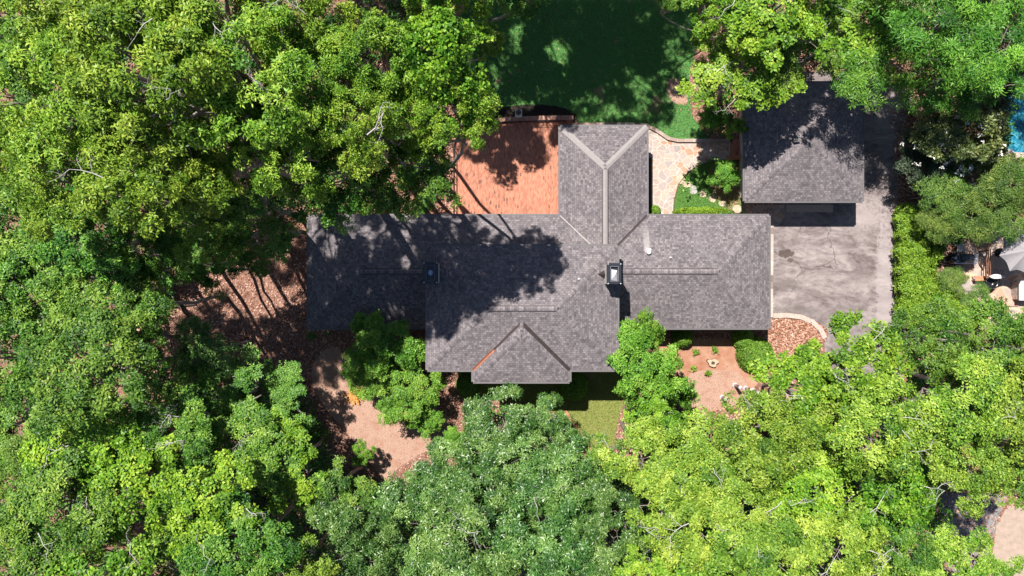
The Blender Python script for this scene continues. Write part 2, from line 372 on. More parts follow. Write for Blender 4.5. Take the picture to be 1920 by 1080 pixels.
# ------------------------------------------------------------------ kerbs, walls, patio
def ribbon_wall(name, pts, w, z0, z1, mat, label, cat):
    pw = [np.array(P(*p)) for p in pts]; L = []; Rr = []
    for i, p in enumerate(pw):
        d = pw[min(i + 1, len(pw) - 1)] - pw[max(i - 1, 0)]; d = d / np.linalg.norm(d); n = np.array((-d[1], d[0]))
        L.append(tuple(p + n * w / 2)); Rr.append(tuple(p - n * w / 2))
    b = BM(); u = 0
    for i in range(len(pw) - 1):
        a, bb, c, d = L[i], L[i + 1], Rr[i + 1], Rr[i]; l = np.linalg.norm(pw[i + 1] - pw[i])
        b.face([(*d, z1), (*c, z1), (*bb, z1), (*a, z1)], [(u, 0), (u + l, 0), (u + l, w), (u, w)])
        b.face([(*a, z1), (*bb, z1), (*bb, z0), (*a, z0)]); b.face([(*d, z0), (*c, z0), (*c, z1), (*d, z1)]); u += l
    b.face([(*L[0], z0), (*Rr[0], z0), (*Rr[0], z1), (*L[0], z1)]); b.face([(*Rr[-1], z0), (*L[-1], z0), (*L[-1], z1), (*Rr[-1], z1)])
    return tag(b.ob(name, mat), label, cat)
KERB = mat_bricks('kerb_block', 0, .42, .5, (.46, .40, .36), (.56, .50, .46), (.32, .27, .25), uvmap=True)
ribbon_wall('kerb', [(1446, 419), (1445.5, 480), (1445, 540), (1445, 595)], .22, 0, .13, KERB, 'straight pale block kerb between east wing and asphalt driveway', 'kerb')
ribbon_wall('concrete_kerb', [(1449, 592), (1475, 591), (1500, 594), (1522, 603), (1538, 618), (1546, 634)], .30, 0, .10, G_CONC, 'curved pale concrete kerb at lower left edge of the driveway', 'kerb')
ribbon_wall('metal_edging', [(1262, 404), (1264, 375), (1272, 345), (1290, 323), (1312, 309), (1340, 302), (1394, 301)], .05, 0, .07, plain('rust_edging', (.16, .10, .07), .8), 'thin curved brown edging between flagstones and small garden lawn', 'edging')
STONEC = mat_bricks('stone_coping', 0, .5, .6, (.30, .20, .16), (.48, .40, .36), (.62, .54, .48), uvmap=True)
ribbon_wall('stone_border', [(1074, 235), (1120, 233.5), (1190, 234), (1212, 236), (1232, 246), (1252, 260), (1270, 264), (1330, 264), (1372, 264)], .20, 0, .16, STONEC, 'low stone border between back lawn and flagstone path', 'border')
ribbon_wall('brick_border', [(1060, 770), (1080, 800), (1098, 825), (1112, 850)], .16, 0, .08, G_BRICK, 'curved terracotta edging beside the dry front lawn', 'edging')
# the raised brick terrace
pat = thing('brick_patio', 'orange brick patio in the corner of the house', 'patio', (*P(950, 320), 0))
px0, py0 = P(950, 320)
b = BM(); loc = lambda pts: [(x - px0, y - py0) for x, y in [P(*q) for q in pts]]
PATIO = [(847, 404), (847, 330), (847, 280), (853, 255), (878, 237), (915, 229), (950, 226), (1000, 224), (1074, 223), (1074, 239), (1052, 239), (1052, 404)]
b.prism(loc(PATIO), 0, .14); b.ob('paving', G_BRICK, pat)
def cop(pts, w, z0, z1, mat, name):
    pw = [np.array(p) for p in loc(pts)]; L = []; Q = []
    for i, p in enumerate(pw):
        d = pw[min(i + 1, len(pw) - 1)] - pw[max(i - 1, 0)]; d = d / np.linalg.norm(d); n = np.array((-d[1], d[0])); L.append(tuple(p + n * w / 2)); Q.append(tuple(p - n * w / 2))
    b = BM(); u = 0
    for i in range(len(pw) - 1):
        l = np.linalg.norm(pw[i + 1] - pw[i])
        b.face([(*Q[i], z1), (*Q[i + 1], z1), (*L[i + 1], z1), (*L[i], z1)], [(u, 0), (u + l, 0), (u + l, w), (u, w)])
        b.face([(*L[i], z1), (*L[i + 1], z1), (*L[i + 1], z0), (*L[i], z0)]); b.face([(*Q[i], z0), (*Q[i + 1], z0), (*Q[i + 1], z1), (*Q[i], z1)]); u += l
    return b.ob(name, mat, pat)
COPE = mat_bricks('coping_brick', PI / 2, .3, .11, (.36, .15, .11), (.58, .34, .26), (.28, .2, .18), uvmap=True)
EDGE = [(847, 404), (847, 330), (847, 280), (853, 255), (878, 237), (915, 229), (950, 226), (1000, 224), (1074, 223)]
cop(EDGE, .26, .1, .42, COPE, 'coping')
ins = [(853, 404), (853, 331), (853, 283), (859, 261), (882, 244), (917, 236.5), (951, 233.5), (1000, 231.5), (1060, 231)]
IRON = plain('black_iron', (.02, .02, .022), .5, .4)
b = BM(); b.tube([(x, y, .55) for x, y in loc(ins)], .018, 6, False); b.tube([(x, y, .75) for x, y in loc(ins)], .018, 6, False)
for x, y in loc(ins): b.tube([(x, y, .14), (x, y, .78)], .018, 6)
b.ob('railing', IRON, pat)
lp = thing('lamp_pier', 'white square pier with round dark globe lamp on patio wall', 'lamp pier', (*P(972, 219), 0))
b = BM(); b.box(-.16, .16, -.16, .16, 0, .95); b.box(-.21, .21, -.21, .21, .95, 1.03); b.ob('pier', plain('white_paint', (.78, .76, .74), .6, var=.08), lp, bevel=.01)
b = BM(); b.lathe([(.05, 1.03), (.07, 1.06), (.15, 1.12), (.17, 1.2), (.14, 1.3), (.06, 1.36), (.02, 1.38)]); b.ob('globe', plain('dark_glass', (.05, .04, .035), .15, .6), lp)

# ------------------------------------------------------------------ house
SL = .34
ROOF = mat_roof(); CAP = mat_roof('ridge_shingles', 1.2); HCAP = mat_roof('hip_shingles', 1.04); CAPL = plain('pale_ridge_metal', (.31, .28, .28), .7, .3, var=.08)
WALL = mat_bricks('wall_brick', 0, .22, .08, (.48, .40, .36), (.62, .55, .50), (.62, .58, .54), uvmap=True)
TRIM = plain('grey_trim', (.15, .14, .145), .5, .4, var=.05); DARKM = plain('flashing_and_shade', (.07, .055, .055), .5, .4, .3)
COPPER = plain('copper_flashing', (.52, .21, .12), .45, .5, .7, var=.2); LEADM = plain('grey_flashing', (.36, .33, .32), .5, .4, .2)
GLASS = plain('window_glass', (.03, .045, .055), .08, .6, var=.1); WHITE = plain('white_trim', (.75, .74, .71), .5, .3, var=.05)
def hip(name, parent, x0, x1, y0, y1, z, axis, hip0=True, hip1=True, overhang=.45, mat=None):
    """solid hip roof; axis 'x' or 'y' is the ridge direction; hip0/hip1: hipped at the low/high end"""
    b = BM(); cs = 1 / math.sqrt(1 + SL * SL)
    if axis == 'x':
        r = (y1 - y0) / 2; zc = z + SL * r; ym = (y0 + y1) / 2; A = (x0 + (r if hip0 else 0), ym, zc); B = (x1 - (r if hip1 else 0), ym, zc)
    else:
        r = (x1 - x0) / 2; zc = z + SL * r; xm = (x0 + x1) / 2; A = (xm, y0 + (r if hip0 else 0), zc); B = (xm, y1 - (r if hip1 else 0), zc)
    c = [(x0, y0, z), (x1, y0, z), (x1, y1, z), (x0, y1, z)]
    def f(pts, ax):
        # ax: 0 -> eave runs along x, 1 -> along y ; v = distance up the slope
        b.face(pts, [(p[ax], (p[2] - z) / SL / cs) for p in pts])
    if axis == 'x':
        f([c[0], c[1], B, A], 0); f([c[2], c[3], A, B], 0); f([c[3], c[0], A], 1); f([c[1], c[2], B], 1)
    else:
        f([c[1], c[2], B, A], 1); f([c[3], c[0], A, B], 1); f([c[0], c[1], A], 0); f([c[2], c[3], B], 0)
    t = .16
    for i in range(4):
        p, q = c[i], c[(i + 1) % 4]; b.face([(p[0], p[1], z - t), (q[0], q[1], z - t), q, p])
    b.face([(p[0], p[1], z - t) for p in reversed(c)])
    o = b.ob(name, mat or ROOF, parent)
    return o, A, B, c
def strip(b, p, q, w, g, up, th=.03, skirt=True):
    """two-sided strip over a hip/ridge (g<0) or in a valley (g>0); g = height change per metre sideways"""
    p = Vector(p); q = Vector(q); d = (q - p); dh = Vector((d.x, d.y, 0)).normalized(); s = Vector((-dh.y, dh.x, 0)); L = d.length
    c0, c1 = p + Vector((0, 0, up)), q + Vector((0, 0, up))
    for sg in (1, -1):
        o = s * sg * w / 2 + Vector((0, 0, g * w / 2)); a, e = c0 + o, c1 + o
        pts = [c0, c1, e, a] if sg < 0 else [c1, c0, a, e]
        uv = [(0, 0), (L, 0), (L, w / 2), (0, w / 2)] if sg < 0 else [(L, 0), (0, 0), (0, w / 2), (L, w / 2)]
        b.face([tuple(v) for v in pts], [(v_, u_) for u_, v_ in uv])
        if skirt:
            dz = Vector((0, 0, -up)); b.face([tuple(v) for v in ([a, a + dz, e + dz, e] if sg > 0 else [e, e + dz, a + dz, a])])
HG = -SL / math.sqrt(2)
def gutter(b, c, sides, z):
    w = .1
    (x0, y0, _), (x1, y1, _) = c[0], c[2]
    if 's' in sides: b.box(x0, x1, y0 - w, y0 - .003, z - .13, z - .012)
    if 'n' in sides: b.box(x0, x1, y1 + .003, y1 + w, z - .13, z - .012)
    if 'w' in sides: b.box(x0 - w, x0 - .003, y0, y1, z - .13, z - .012)
    if 'e' in sides: b.box(x1 + .003, x1 + w, y0, y1, z - .13, z - .012)

house = thing('house', 'long low house with intersecting grey shingle hip roofs', 'house', (0, 0, 0))
EZ, MZ = 2.7, 5.4
SX0, SX1, SY0, SY1 = -12.0, 15.15, -2.36, 4.27
MX0, MX1, MY0, MY1 = -4.69, 5.84, -4.54, 2.33
NX0, NX1, NY1 = 2.83, 7.95, 9.52
QX0, QX1, QY0 = -2.15, 3.19, -5.19
o1, sA, sB, sc = hip('long_wing_roof', house, SX0, SX1, SY0, SY1, EZ, 'x')
o2, nA, nB, nc = hip('north_wing_roof', house, NX0, NX1, 1.3, NY1, EZ + .004, 'y', False, True)
o3, mA, mB, mc = hip('main_roof', house, MX0, MX1, MY0, MY1, MZ, 'x')
o4, qA, qB, qc = hip('portico_roof', house, QX0, QX1, QY0, -1.6, MZ + .004, 'y', True, False)

def ridge(p, q, w, mat, par, up=.05):
    d = BM(); strip(d, p, q, w + .10, -SL, up * .35); d.ob('ridge_shade_strip', DARKM, par); d = BM(); strip(d, p, q, w, -SL, up); d.ob('ridge_cap', mat, par)  # wider dark strip below the cap draws the shadow lines of its raised edges
ridge(sA, (MX0 + .4, sA[1], sA[2]), .26, CAP, o1); ridge((MX1 - .4, sA[1], sA[2]), sB, .26, CAP, o1)
def hipcap(p, q, w, par, mat=None, up=.02): d = BM(); strip(d, p, q, w, HG, up); d.ob('hip_cap', mat or HCAP, par)
for p_, q_ in ((sc[0], sA), (sc[3], sA), (sc[1], sB), (sc[2], sB)): hipcap(p_, q_, .22, o1)
ridge((nB[0], 2.35, nB[2]), (nB[0], nB[1] - .12, nB[2]), .26, CAPL, o2)
hipcap(nB, nc[2], .34, o2, CAPL, .03); hipcap(nB, nc[3], .34, o2, CAPL, .03)
ridge(mA, mB, .24, CAP, o3, .045)
for i in range(4): hipcap(mc[i], (mA if i in (0, 3) else mB), .24, o3)
hipcap(qc[0], qA, .2, o4); hipcap(qc[1], qA, .2, o4); b = BM(); strip(b, qA, (qA[0], MY0 + 2.67, qA[2]), .2, -SL, .02); b.ob('ridge_cap', HCAP, o4)
# valleys
def valley(p, q, w, mat, par, nm='valley_flashing', up=.012):
    b = BM(); strip(b, p, q, w, -HG, up, skirt=False); return b.ob(nm, mat, par)
valley((NX0, SY1, EZ), (NX0 + 2.0, SY1 - 2.0, EZ + SL * 2.0), .06, LEADM, o2); valley((NX0 - .06, SY1 - .08, EZ), (NX0 + 1.94, SY1 - 2.08, EZ + SL * 2.0), .05, DARKM, o2, up=.016)
valley((NX1, SY1, EZ), (NX1 - 2.0, SY1 - 2.0, EZ + SL * 2.0), .14, DARKM, o2)
valley((QX0, MY0, MZ), (QX0 + 1.15, MY0 + 1.15, MZ + SL * 1.15), .17, COPPER, o4); valley((QX0 + 1.16, MY0 + 1.16, MZ + SL * 1.16), (QX0 + 2.62, MY0 + 2.62, MZ + SL * 2.62), .12, plain('aged_copper', (.085, .06, .058), .5, .4, .4), o4); valley((QX1, MY0, MZ), (QX1 - 2.62, MY0 + 2.62, MZ + SL * 2.62), .2, DARKM, o4)
b = BM(); gutter(b, sc, 'swe', EZ)
b.box(SX0, NX0, SY1 + .003, SY1 + .1, EZ - .13, EZ - .012); b.box(NX1, SX1, SY1 + .003, SY1 + .1, EZ - .13, EZ - .012); b.ob('gutter', TRIM, o1)
b = BM(); b.box(NX0, NX1, NY1 + .003, NY1 + .1, EZ - .13, EZ - .012); b.box(NX0 - .1, NX0 - .003, SY1 + .1, NY1, EZ - .13, EZ - .012); b.box(NX1 + .003, NX1 + .1, SY1 + .1, NY1, EZ - .13, EZ - .012); b.ob('gutter', TRIM, o2)
b = BM(); gutter(b, mc, 'nwe', MZ); b.box(MX0, QX0, MY0 - .1, MY0 - .003, MZ - .13, MZ - .012); b.box(QX1, MX1, MY0 - .1, MY0 - .003, MZ - .13, MZ - .012); b.ob('gutter', TRIM, o3)
b = BM(); b.box(QX0, QX1, QY0 - .1, QY0 - .003, MZ - .13, MZ - .012); b.box(QX0 - .1, QX0 - .003, QY0, MY0 - .1, MZ - .13, MZ - .012); b.box(QX1 + .003, QX1 + .1, QY0, MY0 - .1, MZ - .13, MZ - .012); b.ob('gutter', TRIM, o4)
# walls
ov = .5
b = BM()
b.box(SX0 + ov, SX1 - ov, SY0 + ov, SY1 - ov, 0, EZ - .16, top=False); b.box(NX0 + ov, NX1 - ov, SY1 - ov, NY1 - ov, .002, EZ - .158, top=False)
b.box(MX0 + ov, MX1 - ov, MY0 + ov, MY1 - ov, .003, MZ - .16, top=False); b.box(QX0 + ov + .1, QX1 - ov - .1, QY0 + .9, MY0 + ov, .004, MZ - .158, top=False)
wall = b.ob('wall', WALL, house)
def window(x, y, z, w, h, face, par=house):
    fr = BM(); gl = BM(); t = .05
    if face in 'ns':
        s = 1 if face == 'n' else -1; a, c = sorted((y, y + s * .05)); fr.box(x - w / 2, x + w / 2, a, c, z, z + h); a, c = sorted((y + s * .05, y + s * .056))
        gl.box(x - w / 2 + .07, x - .03, a, c, z + .07, z + h - .07); gl.box(x + .03, x + w / 2 - .07, a, c, z + .07, z + h - .07)
    else:
        s = 1 if face == 'e' else -1; a, c = sorted((x, x + s * .05)); fr.box(a, c, y - w / 2, y + w / 2, z, z + h); a, c = sorted((x + s * .05, x + s * .056))
        gl.box(a, c, y - w / 2 + .07, y - .03, z + .07, z + h - .07); gl.box(a, c, y + .03, y + w / 2 - .07, z + .07, z + h - .07)
    f = fr.ob('window', WHITE, par); gl.ob('pane', GLASS, f)
for x in (-10, -7.2): window(x, SY0 + ov - .002, .9, 1.5, 1.2, 's')
for x in (8.0, 10.6, 13.0): window(x, SY0 + ov - .002, .9, 1.4, 1.2, 's')
for x in (-3.3, 4.3): window(x, MY0 + ov - .002, .9, 1.1, 1.5, 's'); window(x, MY0 + ov - .002, 3.4, 1.1, 1.2, 's')
for x in (-9.5, -5.5, -2.0, .8): window(x, SY1 - ov + .002, .6, 1.8, 1.6, 'n')
for x in (9.8, 12.6): window(x, SY1 - ov + .002, .9, 1.2, 1.2, 'n')
window((NX0 + NX1) / 2, NY1 - ov + .002, .5, 2.6, 1.7, 'n'); window(SX1 - ov + .002, 1, .9, 1.6, 1.2, 'e'); window(SX0 + ov - .002, 1, .9, 1.6, 1.2, 'w')
window(NX1 - ov + .002, 7.2, .5, 1.6, 1.7, 'e'); window(NX0 + ov - .002, 7.2, .5, 2.2, 1.7, 'w')
b = BM(); b.box(.02, 1.02, QY0 + .82, QY0 + .899, .12, 2.25); dr = b.ob('front_door', plain('door_paint', (.12, .03, .03), .4, .5, var=.05), house)
b = BM(); b.tube([(.92, QY0 + .78, 1.1), (.92, QY0 + .78, 1.25)], .02, 8); b.ob('handle', COPPER, dr)
b = BM(); b.box(-.6, 1.7, QY0 - .3, QY0 + .8, .005, .12); b.ob('doorstep', G_CONC, house)
# chimneys
CHM = plain('chimney_metal', (.045, .055, .075), .28, .6, .5, var=.2); CHW = plain('chimney_pale_side', (.62, .58, .56), .7, .2, var=.12, sc=9)
def chimney(x0, x1, y0, y1, side):
    b = BM(); b.box(x0 + .05, x1 - .05, y0 + .05, y1 - .05, 2.9, 6.95); ch = b.ob('chimney', CHW, house)
    b = BM(); zt = 7.1                                           # sheet-metal shroud with an open well
    b.box(x0, x1, y0, y1, 6.9, 6.99)
    iw = .17
    for a in ((x0 + .04, x0 + iw, y0 + .04, y1 - .04), (x1 - iw, x1 - .04, y0 + .04, y1 - .04), (x0 + iw, x1 - iw, y0 + .04, y0 + iw), (x0 + iw, x1 - iw, y1 - iw, y1 - .04)): b.box(*a, 6.992, zt)
    b.ob('chimney_cap', CHM, ch, bevel=.008)
    b = BM()
    xa, xb, ya, yb = x0 + iw + .003, x1 - iw - .003, y0 + iw + .003, y1 - iw - .003
    for a in ((xa, xa + .03, ya, yb), (xb - .03, xb, ya, yb), (xa + .03, xb - .03, ya, ya + .03), (xa + .03, xb - .03, yb - .03, yb)): b.box(*a, 6.995, zt + .05)
    b.ob('inner_rim', TRIM, ch)
    for X in (x0 + .06, x1 - .06):
        for Y in (y0 + .06, y1 - .06): b = BM(); b.lathe([(.032, zt), (.032, zt + .03), (.015, zt + .045)], (X, Y), 8); b.ob('bolt', WHITE, ch)
    xm, ym = (x0 + x1) / 2, (y0 + y1) / 2
    if side < 0:
        b = BM(); b.lathe([(.12, 6.995), (.12, 7.06), (.15, 7.08), (.14, 7.11), (.02, 7.13)], (xm, ym), 20); b.ob('flue_cap', plain('blue_grey_steel', (.35, .45, .66), .35, .5, .4, var=.1), ch)
    else:
        b = BM(); r = random.Random(3); q = [(xa + .05, ya + .06), (xb - .05, ya + .04), (xb - .06, yb - .22), (xa + .06, yb - .16)]
        m = (xm + .02, ym - .1, 7.09)
        for i in range(4): p, s_ = q[i], q[(i + 1) % 4]; b.face([(*p, 7.01), (*s_, 7.01), m])
        b.ob('sheet_cover', plain('crumpled_foil', (.5, .5, .56), .4, .5, .5, var=.2, sc=12), ch)
    return ch
c1 = chimney(-4.73, -3.93, .23, 1.39, -1)
c2 = chimney(5.04, 5.83, .17, 1.33, 1)
def cricket(x, xt, ym):
    b = BM(); z0 = MZ + SL * abs(MX1 - abs(x)) + .02; z0 = MZ + .25; zt = MZ + .62
    a, c, t, m = (x, ym - .34, z0 - .12), (x, ym + .34, z0 - .12), (xt, ym, MZ + .3), (x, ym, zt)
    pts = [a, c, m, t]
    b.face([a, m, t]) if x > 0 else b.face([t, m, a]); b.face([m, c, t]) if x > 0 else b.face([t, c, m]); return b.ob('cricket_flashing', DARKM, o3)
cricket(5.06, 4.55, .75)
# roof vents
b = BM(); vx, vy = P(1216, 473, 3.5); b.lathe([(.12, 3.2), (.12, 3.62), (.14, 3.64), (.10, 3.7)], (vx, vy), 16); b.box(vx - .12, vx + .12, vy, vy + .2, 3.3, 3.66); b.ob('vent_pipe', plain('white_pipe', (.82, .82, .80), .5, var=.03), house)
for (x, y, z, r) in ((1085, 523, 6.0, .05), (1257, 483, 3.6, .05)):
    X, Y = P(x, y, z); b = BM(); b.lathe([(r, z - .3), (r, z + .12), (r * .6, z + .13)], (X, Y), 10); b.ob('vent_pipe', WHITE, house)
b = BM(); X, Y = P(946, 722, 0); b.box(X - .04, X + .04, Y - .6, Y + .4, .02, .10); b.ob('downspout_end', WHITE, house)

# ------------------------------------------------------------------ garage
gar = thing('garage', 'square garage with grey shingle pyramid roof beside the driveway', 'garage', (17.18, 8.6, 0))
def loc_hip():
    x0, x1, y0, y1 = 13.70 - 17.18, 20.65 - 17.18, 5.12 - 8.6, 12.08 - 8.6
    o, A, B, c = hip('roof', gar, x0, x1, y0, y1 + .02, EZ, 'y'); b = BM()
    for i in range(4): hipcap(c[i], (A if i in (0, 1) else B), .2, o)
    b = BM(); gutter(b, c, 'swne', EZ); b.ob('gutter', TRIM, o)
    b = BM(); b.box(x0 + ov, x1 - ov, y0 + ov, y1 - ov, 0, EZ - .16, top=False); b.ob('wall', WALL, gar)
    for X in (-1.45, 1.45):
        b = BM(); b.box(X - 1.2, X + 1.2, y0 + ov - .06, y0 + ov - .003, .02, 2.2)
        d = b.ob('garage_door', WHITE, gar); b = BM()
        for k in range(4): b.box(X - 1.1, X + 1.1, y0 + ov - .075, y0 + ov - .062, .1 + k * .53, .55 + k * .53)
        b.ob('door_panels', WHITE, d)
    window(x0 + ov - .002, 0, 1, 1.0, 1.1, 'w', gar)
    X, Y = P(1494, 260, 3.8); b = BM(); b.box(X - 17.18 - .17, X - 17.18 + .17, Y - 8.6 - .2, Y - 8.6 + .2, 3.45, 3.86); b.ob('roof_vent', TRIM, gar, bevel=.02)
loc_hip()
sheet('apron', [(1474, 384), (1562, 384), (1562, 398), (1476, 397)], .010, G_CONC)

# ------------------------------------------------------------------ foliage
def leaf_mesh(name, pts, nrm, mat, seed, k=5, l=.17, w=.07, spread=.55, vbase=None, curl=.15):
    """k leaves radiating from every sprig point; each leaf one folded quad"""
    r = np.random.default_rng(seed); n = len(pts)
    nz = norm(nrm); ref = norm(r.normal(size=(n, 3))); t = norm(np.cross(nz, ref)); bt = np.cross(nz, t)
    ph = (np.arange(k)[None, :] * 2 * PI / k + r.uniform(-.4, .4, (n, k)))
    el = r.normal(.12, spread * .6, (n, k))
    d = (np.cos(ph)[..., None] * t[:, None] + np.sin(ph)[..., None] * bt[:, None]) * np.cos(el)[..., None] + nz[:, None] * np.sin(el)[..., None]
    wd = norm(np.cross(nz[:, None], d) + r.normal(0, .25, (n, k, 3)))
    L = l * r.uniform(.65, 1.25, (n, k, 1)); Wd = w * r.uniform(.7, 1.2, (n, k, 1))
    base = pts[:, None] + d * (l * .08) + r.normal(0, l * .12, (n, k, 3))
    mid = base + d * L * .5 + nz[:, None] * (L * curl)
    V = np.stack([base, mid + wd * Wd * .5, base + d * L - nz[:, None] * L * .05, mid - wd * Wd * .5], axis=2).reshape(-1, 3)
    F = np.arange(len(V), dtype=np.int32).reshape(-1, 4)
    vb = r.uniform(.25, .75, n) if vbase is None else vbase
    v = np.clip(vb[:, None] + r.normal(0, .2, (n, k)), 0, 1).ravel()
    return mesh_np(name, V, F, mat, v)
def tube_mesh(name, segs, mat, sides=5):
    """segs: list of (p0, p1, r0, r1)"""
    V = []; F = []; a = np.arange(sides) * 2 * PI / sides
    for p0, p1, r0, r1 in segs:
        p0 = np.array(p0, float); p1 = np.array(p1, float); d = p1 - p0; d = d / max(np.linalg.norm(d), 1e-6)
        u = np.cross(d, (0, 0, 1) if abs(d[2]) < .9 else (1, 0, 0)); u /= np.linalg.norm(u); w = np.cross(d, u)
        o = len(V); ring = np.cos(a)[:, None] * u + np.sin(a)[:, None] * w
        V.extend(p0 + ring * r0); V.extend(p1 + d * r1 * .4 + ring * r1)
        for i in range(sides): j = (i + 1) % sides; F.append((o + i, o + j, o + sides + j, o + sides + i))
    return mesh_np(name, V, F, mat, smooth_=True)
def bent(p, q, r0, r1, rng, n=4, j=.12):
    p = np.array(p, float); q = np.array(q, float); L = np.linalg.norm(q - p); pts = [p]
    for i in range(1, n): pts.append(p + (q - p) * i / n + rng.normal(0, j * L / n, 3))
    pts.append(q); rr = np.linspace(r0, r1, n + 1)
    return [(pts[i], pts[i + 1], rr[i], rr[i + 1]) for i in range(n)]
def dead_mesh(seed, L=1.2, r0=.026):
    rng = np.random.default_rng(seed); segs = []
    def rec(p, d, l, r, dep):
        n = 3; q = p
        for i in range(n):
            d = norm(d + rng.normal(0, .22, 3)); e = q + d * l / n; segs.append((q, e, r * (1 - .2 * i), r * (1 - .2 * (i + 1)))); q = e
            if dep > 0 and rng.random() < .85:
                s = norm(np.cross(d, norm(rng.normal(size=3)))); rec(q, norm(d * .6 + s), l * rng.uniform(.4, .7), r * .5, dep - 1)
    rec(np.zeros(3), norm(np.array((1, 0, .25))), L, r0, 3); return tube_mesh('dead_branch', segs, DEAD, 4)
DEADS = [dead_mesh(100 + i) for i in range(4)]

def make_crown(style, seed, Rr=4.5, top=15.0):
    """crown of leafy clumps on lobes, and the limbs that carry them"""
    P_ = dict(oak=dict(k=6, l=.21, w=.075, rc=.47, ns=29, sq=.62, dens=1.0, mat='oak'),
              green=dict(k=5, l=.155, w=.072, rc=.42, ns=34, sq=.7, dens=1.05, mat='green'),
              bay=dict(k=6, l=.18, w=.058, rc=.36, ns=28, sq=.75, dens=1.15, mat='bay'),
              maple=dict(k=4, l=.16, w=.12, rc=.42, ns=32, sq=.6, dens=1.0, mat='maple'),
              pale=dict(k=5, l=.17, w=.08, rc=.45, ns=36, sq=.6, dens=1.05, mat='pale'),
              feather=dict(k=6, l=.26, w=.05, rc=.5, ns=30, sq=.65, dens=1.1, mat='feather'),
              magnolia=dict(k=6, l=.24, w=.11, rc=.34, ns=17, sq=.8, dens=1.2, mat='magnolia'),
              dark=dict(k=5, l=.14, w=.06, rc=.34, ns=24, sq=.9, dens=1.2, mat='dark'),
              juniper=dict(k=6, l=.17, w=.04, rc=.45, ns=44, sq=.6, dens=1.3, mat='juniper'),
              shrub=dict(k=5, l=.14, w=.07, rc=.36, ns=36, sq=.8, dens=1.3, mat='box'))[style]
    r = np.random.default_rng(seed); lobes = [(np.array((0, 0, top - Rr * .36)), Rr * .42)]
    nl = 11
    for i in range(nl):
        a = i * 2.399 + r.uniform(-.3, .3); dist = Rr * (.36 + .36 * ((i + .5) / nl)) * r.uniform(.85, 1.18); rad = Rr * r.uniform(.24, .36)
        z = top - rad * .6 - (dist / Rr) ** 2 * Rr * r.uniform(.25, .95) - r.uniform(0, .5)
        lobes.append((np.array((dist * math.cos(a), dist * math.sin(a), z)), rad))
    cl = []; cn = []; segs = []
    zb = top * .35
    trunk_r = .0095 * top * (.6 + Rr / 5)
    lean = r.normal(0, .3, 2); fork = np.array((lean[0], lean[1], max(top - Rr * 1.5, top * .4)))
    segs += bent((0, 0, 0), fork, trunk_r, trunk_r * .6, r, 4, .04)
    for c, rad in lobes:
        m = int(rad * rad * 2 * PI * .95 / (P_['rc'] ** 2 * 2.4) * P_['dens'] * .95); d = norm(r.normal(size=(m * 2, 3))); d = d[d[:, 2] > -.3][:m]
        sc = r.uniform(.72, 1.12, (len(d), 1)); q = c + d * rad * sc * np.array((1, 1, P_['sq']))
        keep = np.ones(len(q), bool)
        for c2, r2 in lobes:
            if c2 is c: continue
            e = (q - c2) / np.array((1, 1, P_['sq'])); keep &= np.linalg.norm(e, axis=1) > r2 * .72
        hz = np.sin(q[:, 0] * 2.3 + seed) + np.sin(q[:, 1] * 2.6 + seed * 1.7) + np.sin(q[:, 2] * 2.1 + q[:, 0] * 1.3) + r.normal(0, .5, len(q))
        keep &= hz > (-.95 if style == 'oak' else -1.15)
        q = q[keep]; d = d[keep]; cl.append(q); cn.append(d)
        segs += bent(fork, c - np.array((0, 0, rad * .35)), trunk_r * .4, trunk_r * .16, r, 5, .2)
        for i in range(0, len(q), 3): segs += bent(c - np.array((0, 0, rad * .3)), q[i], trunk_r * .1, .01, r, 3, .25)
    q = np.concatenate(cl); d = np.concatenate(cn); n = len(q); ns = P_['ns']
    rcv = P_['rc'] * r.uniform(.7, 1.35, (n, 1, 1)); u = norm(r.normal(size=(n, ns, 3))); u[..., 2] = np.abs(u[..., 2]) * 1.0 - .25
    rad = r.uniform(.35, 1.0, (n, ns, 1)) ** .6
    pts = q[:, None] + u * rcv * rad * np.array((1, 1, .6)); nr = norm(u * .55 + d[:, None] * .45 + np.array((0, 0, .75)) + r.normal(0, .28, (n, ns, 3)))
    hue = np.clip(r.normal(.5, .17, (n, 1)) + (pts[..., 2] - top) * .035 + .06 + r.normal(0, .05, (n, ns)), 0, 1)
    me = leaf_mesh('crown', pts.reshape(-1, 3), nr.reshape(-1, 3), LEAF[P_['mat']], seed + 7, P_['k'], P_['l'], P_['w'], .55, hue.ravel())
    tr = tube_mesh('trunk', segs, DBARK if style in ('dark', 'magnolia') else BARK, 6)
    return me, tr
VAR = {}
SPEC = {'oak': (5, 3.5, 20, 4), 'green': (5, 2.6, 14, 4), 'bay': (4, 2.6, 8.5, 3), 'maple': (4, 2.6, 13, 3), 'pale': (4, 2.6, 13.5, 3), 'feather': (2, 3.0, 12, 2), 'magnolia': (1, 2.0, 6, 1), 'dark': (1, 1.5, 5, 1), 'juniper': (2, 1.7, 4.6, 2), 'shrub': (2, 2.2, 4.2, 2)}
for si, (st, (nv, rr, tp, _)) in enumerate(SPEC.items()):
    VAR[st] = [make_crown(st, 1000 + si * 50 + i, rr, tp) for i in range(nv)]
TREES = []
_pw = lambda pl: [P(*q) for q in pl]
_rc = lambda a, b, c, d: [(a, c), (b, c), (b, d), (a, d)]
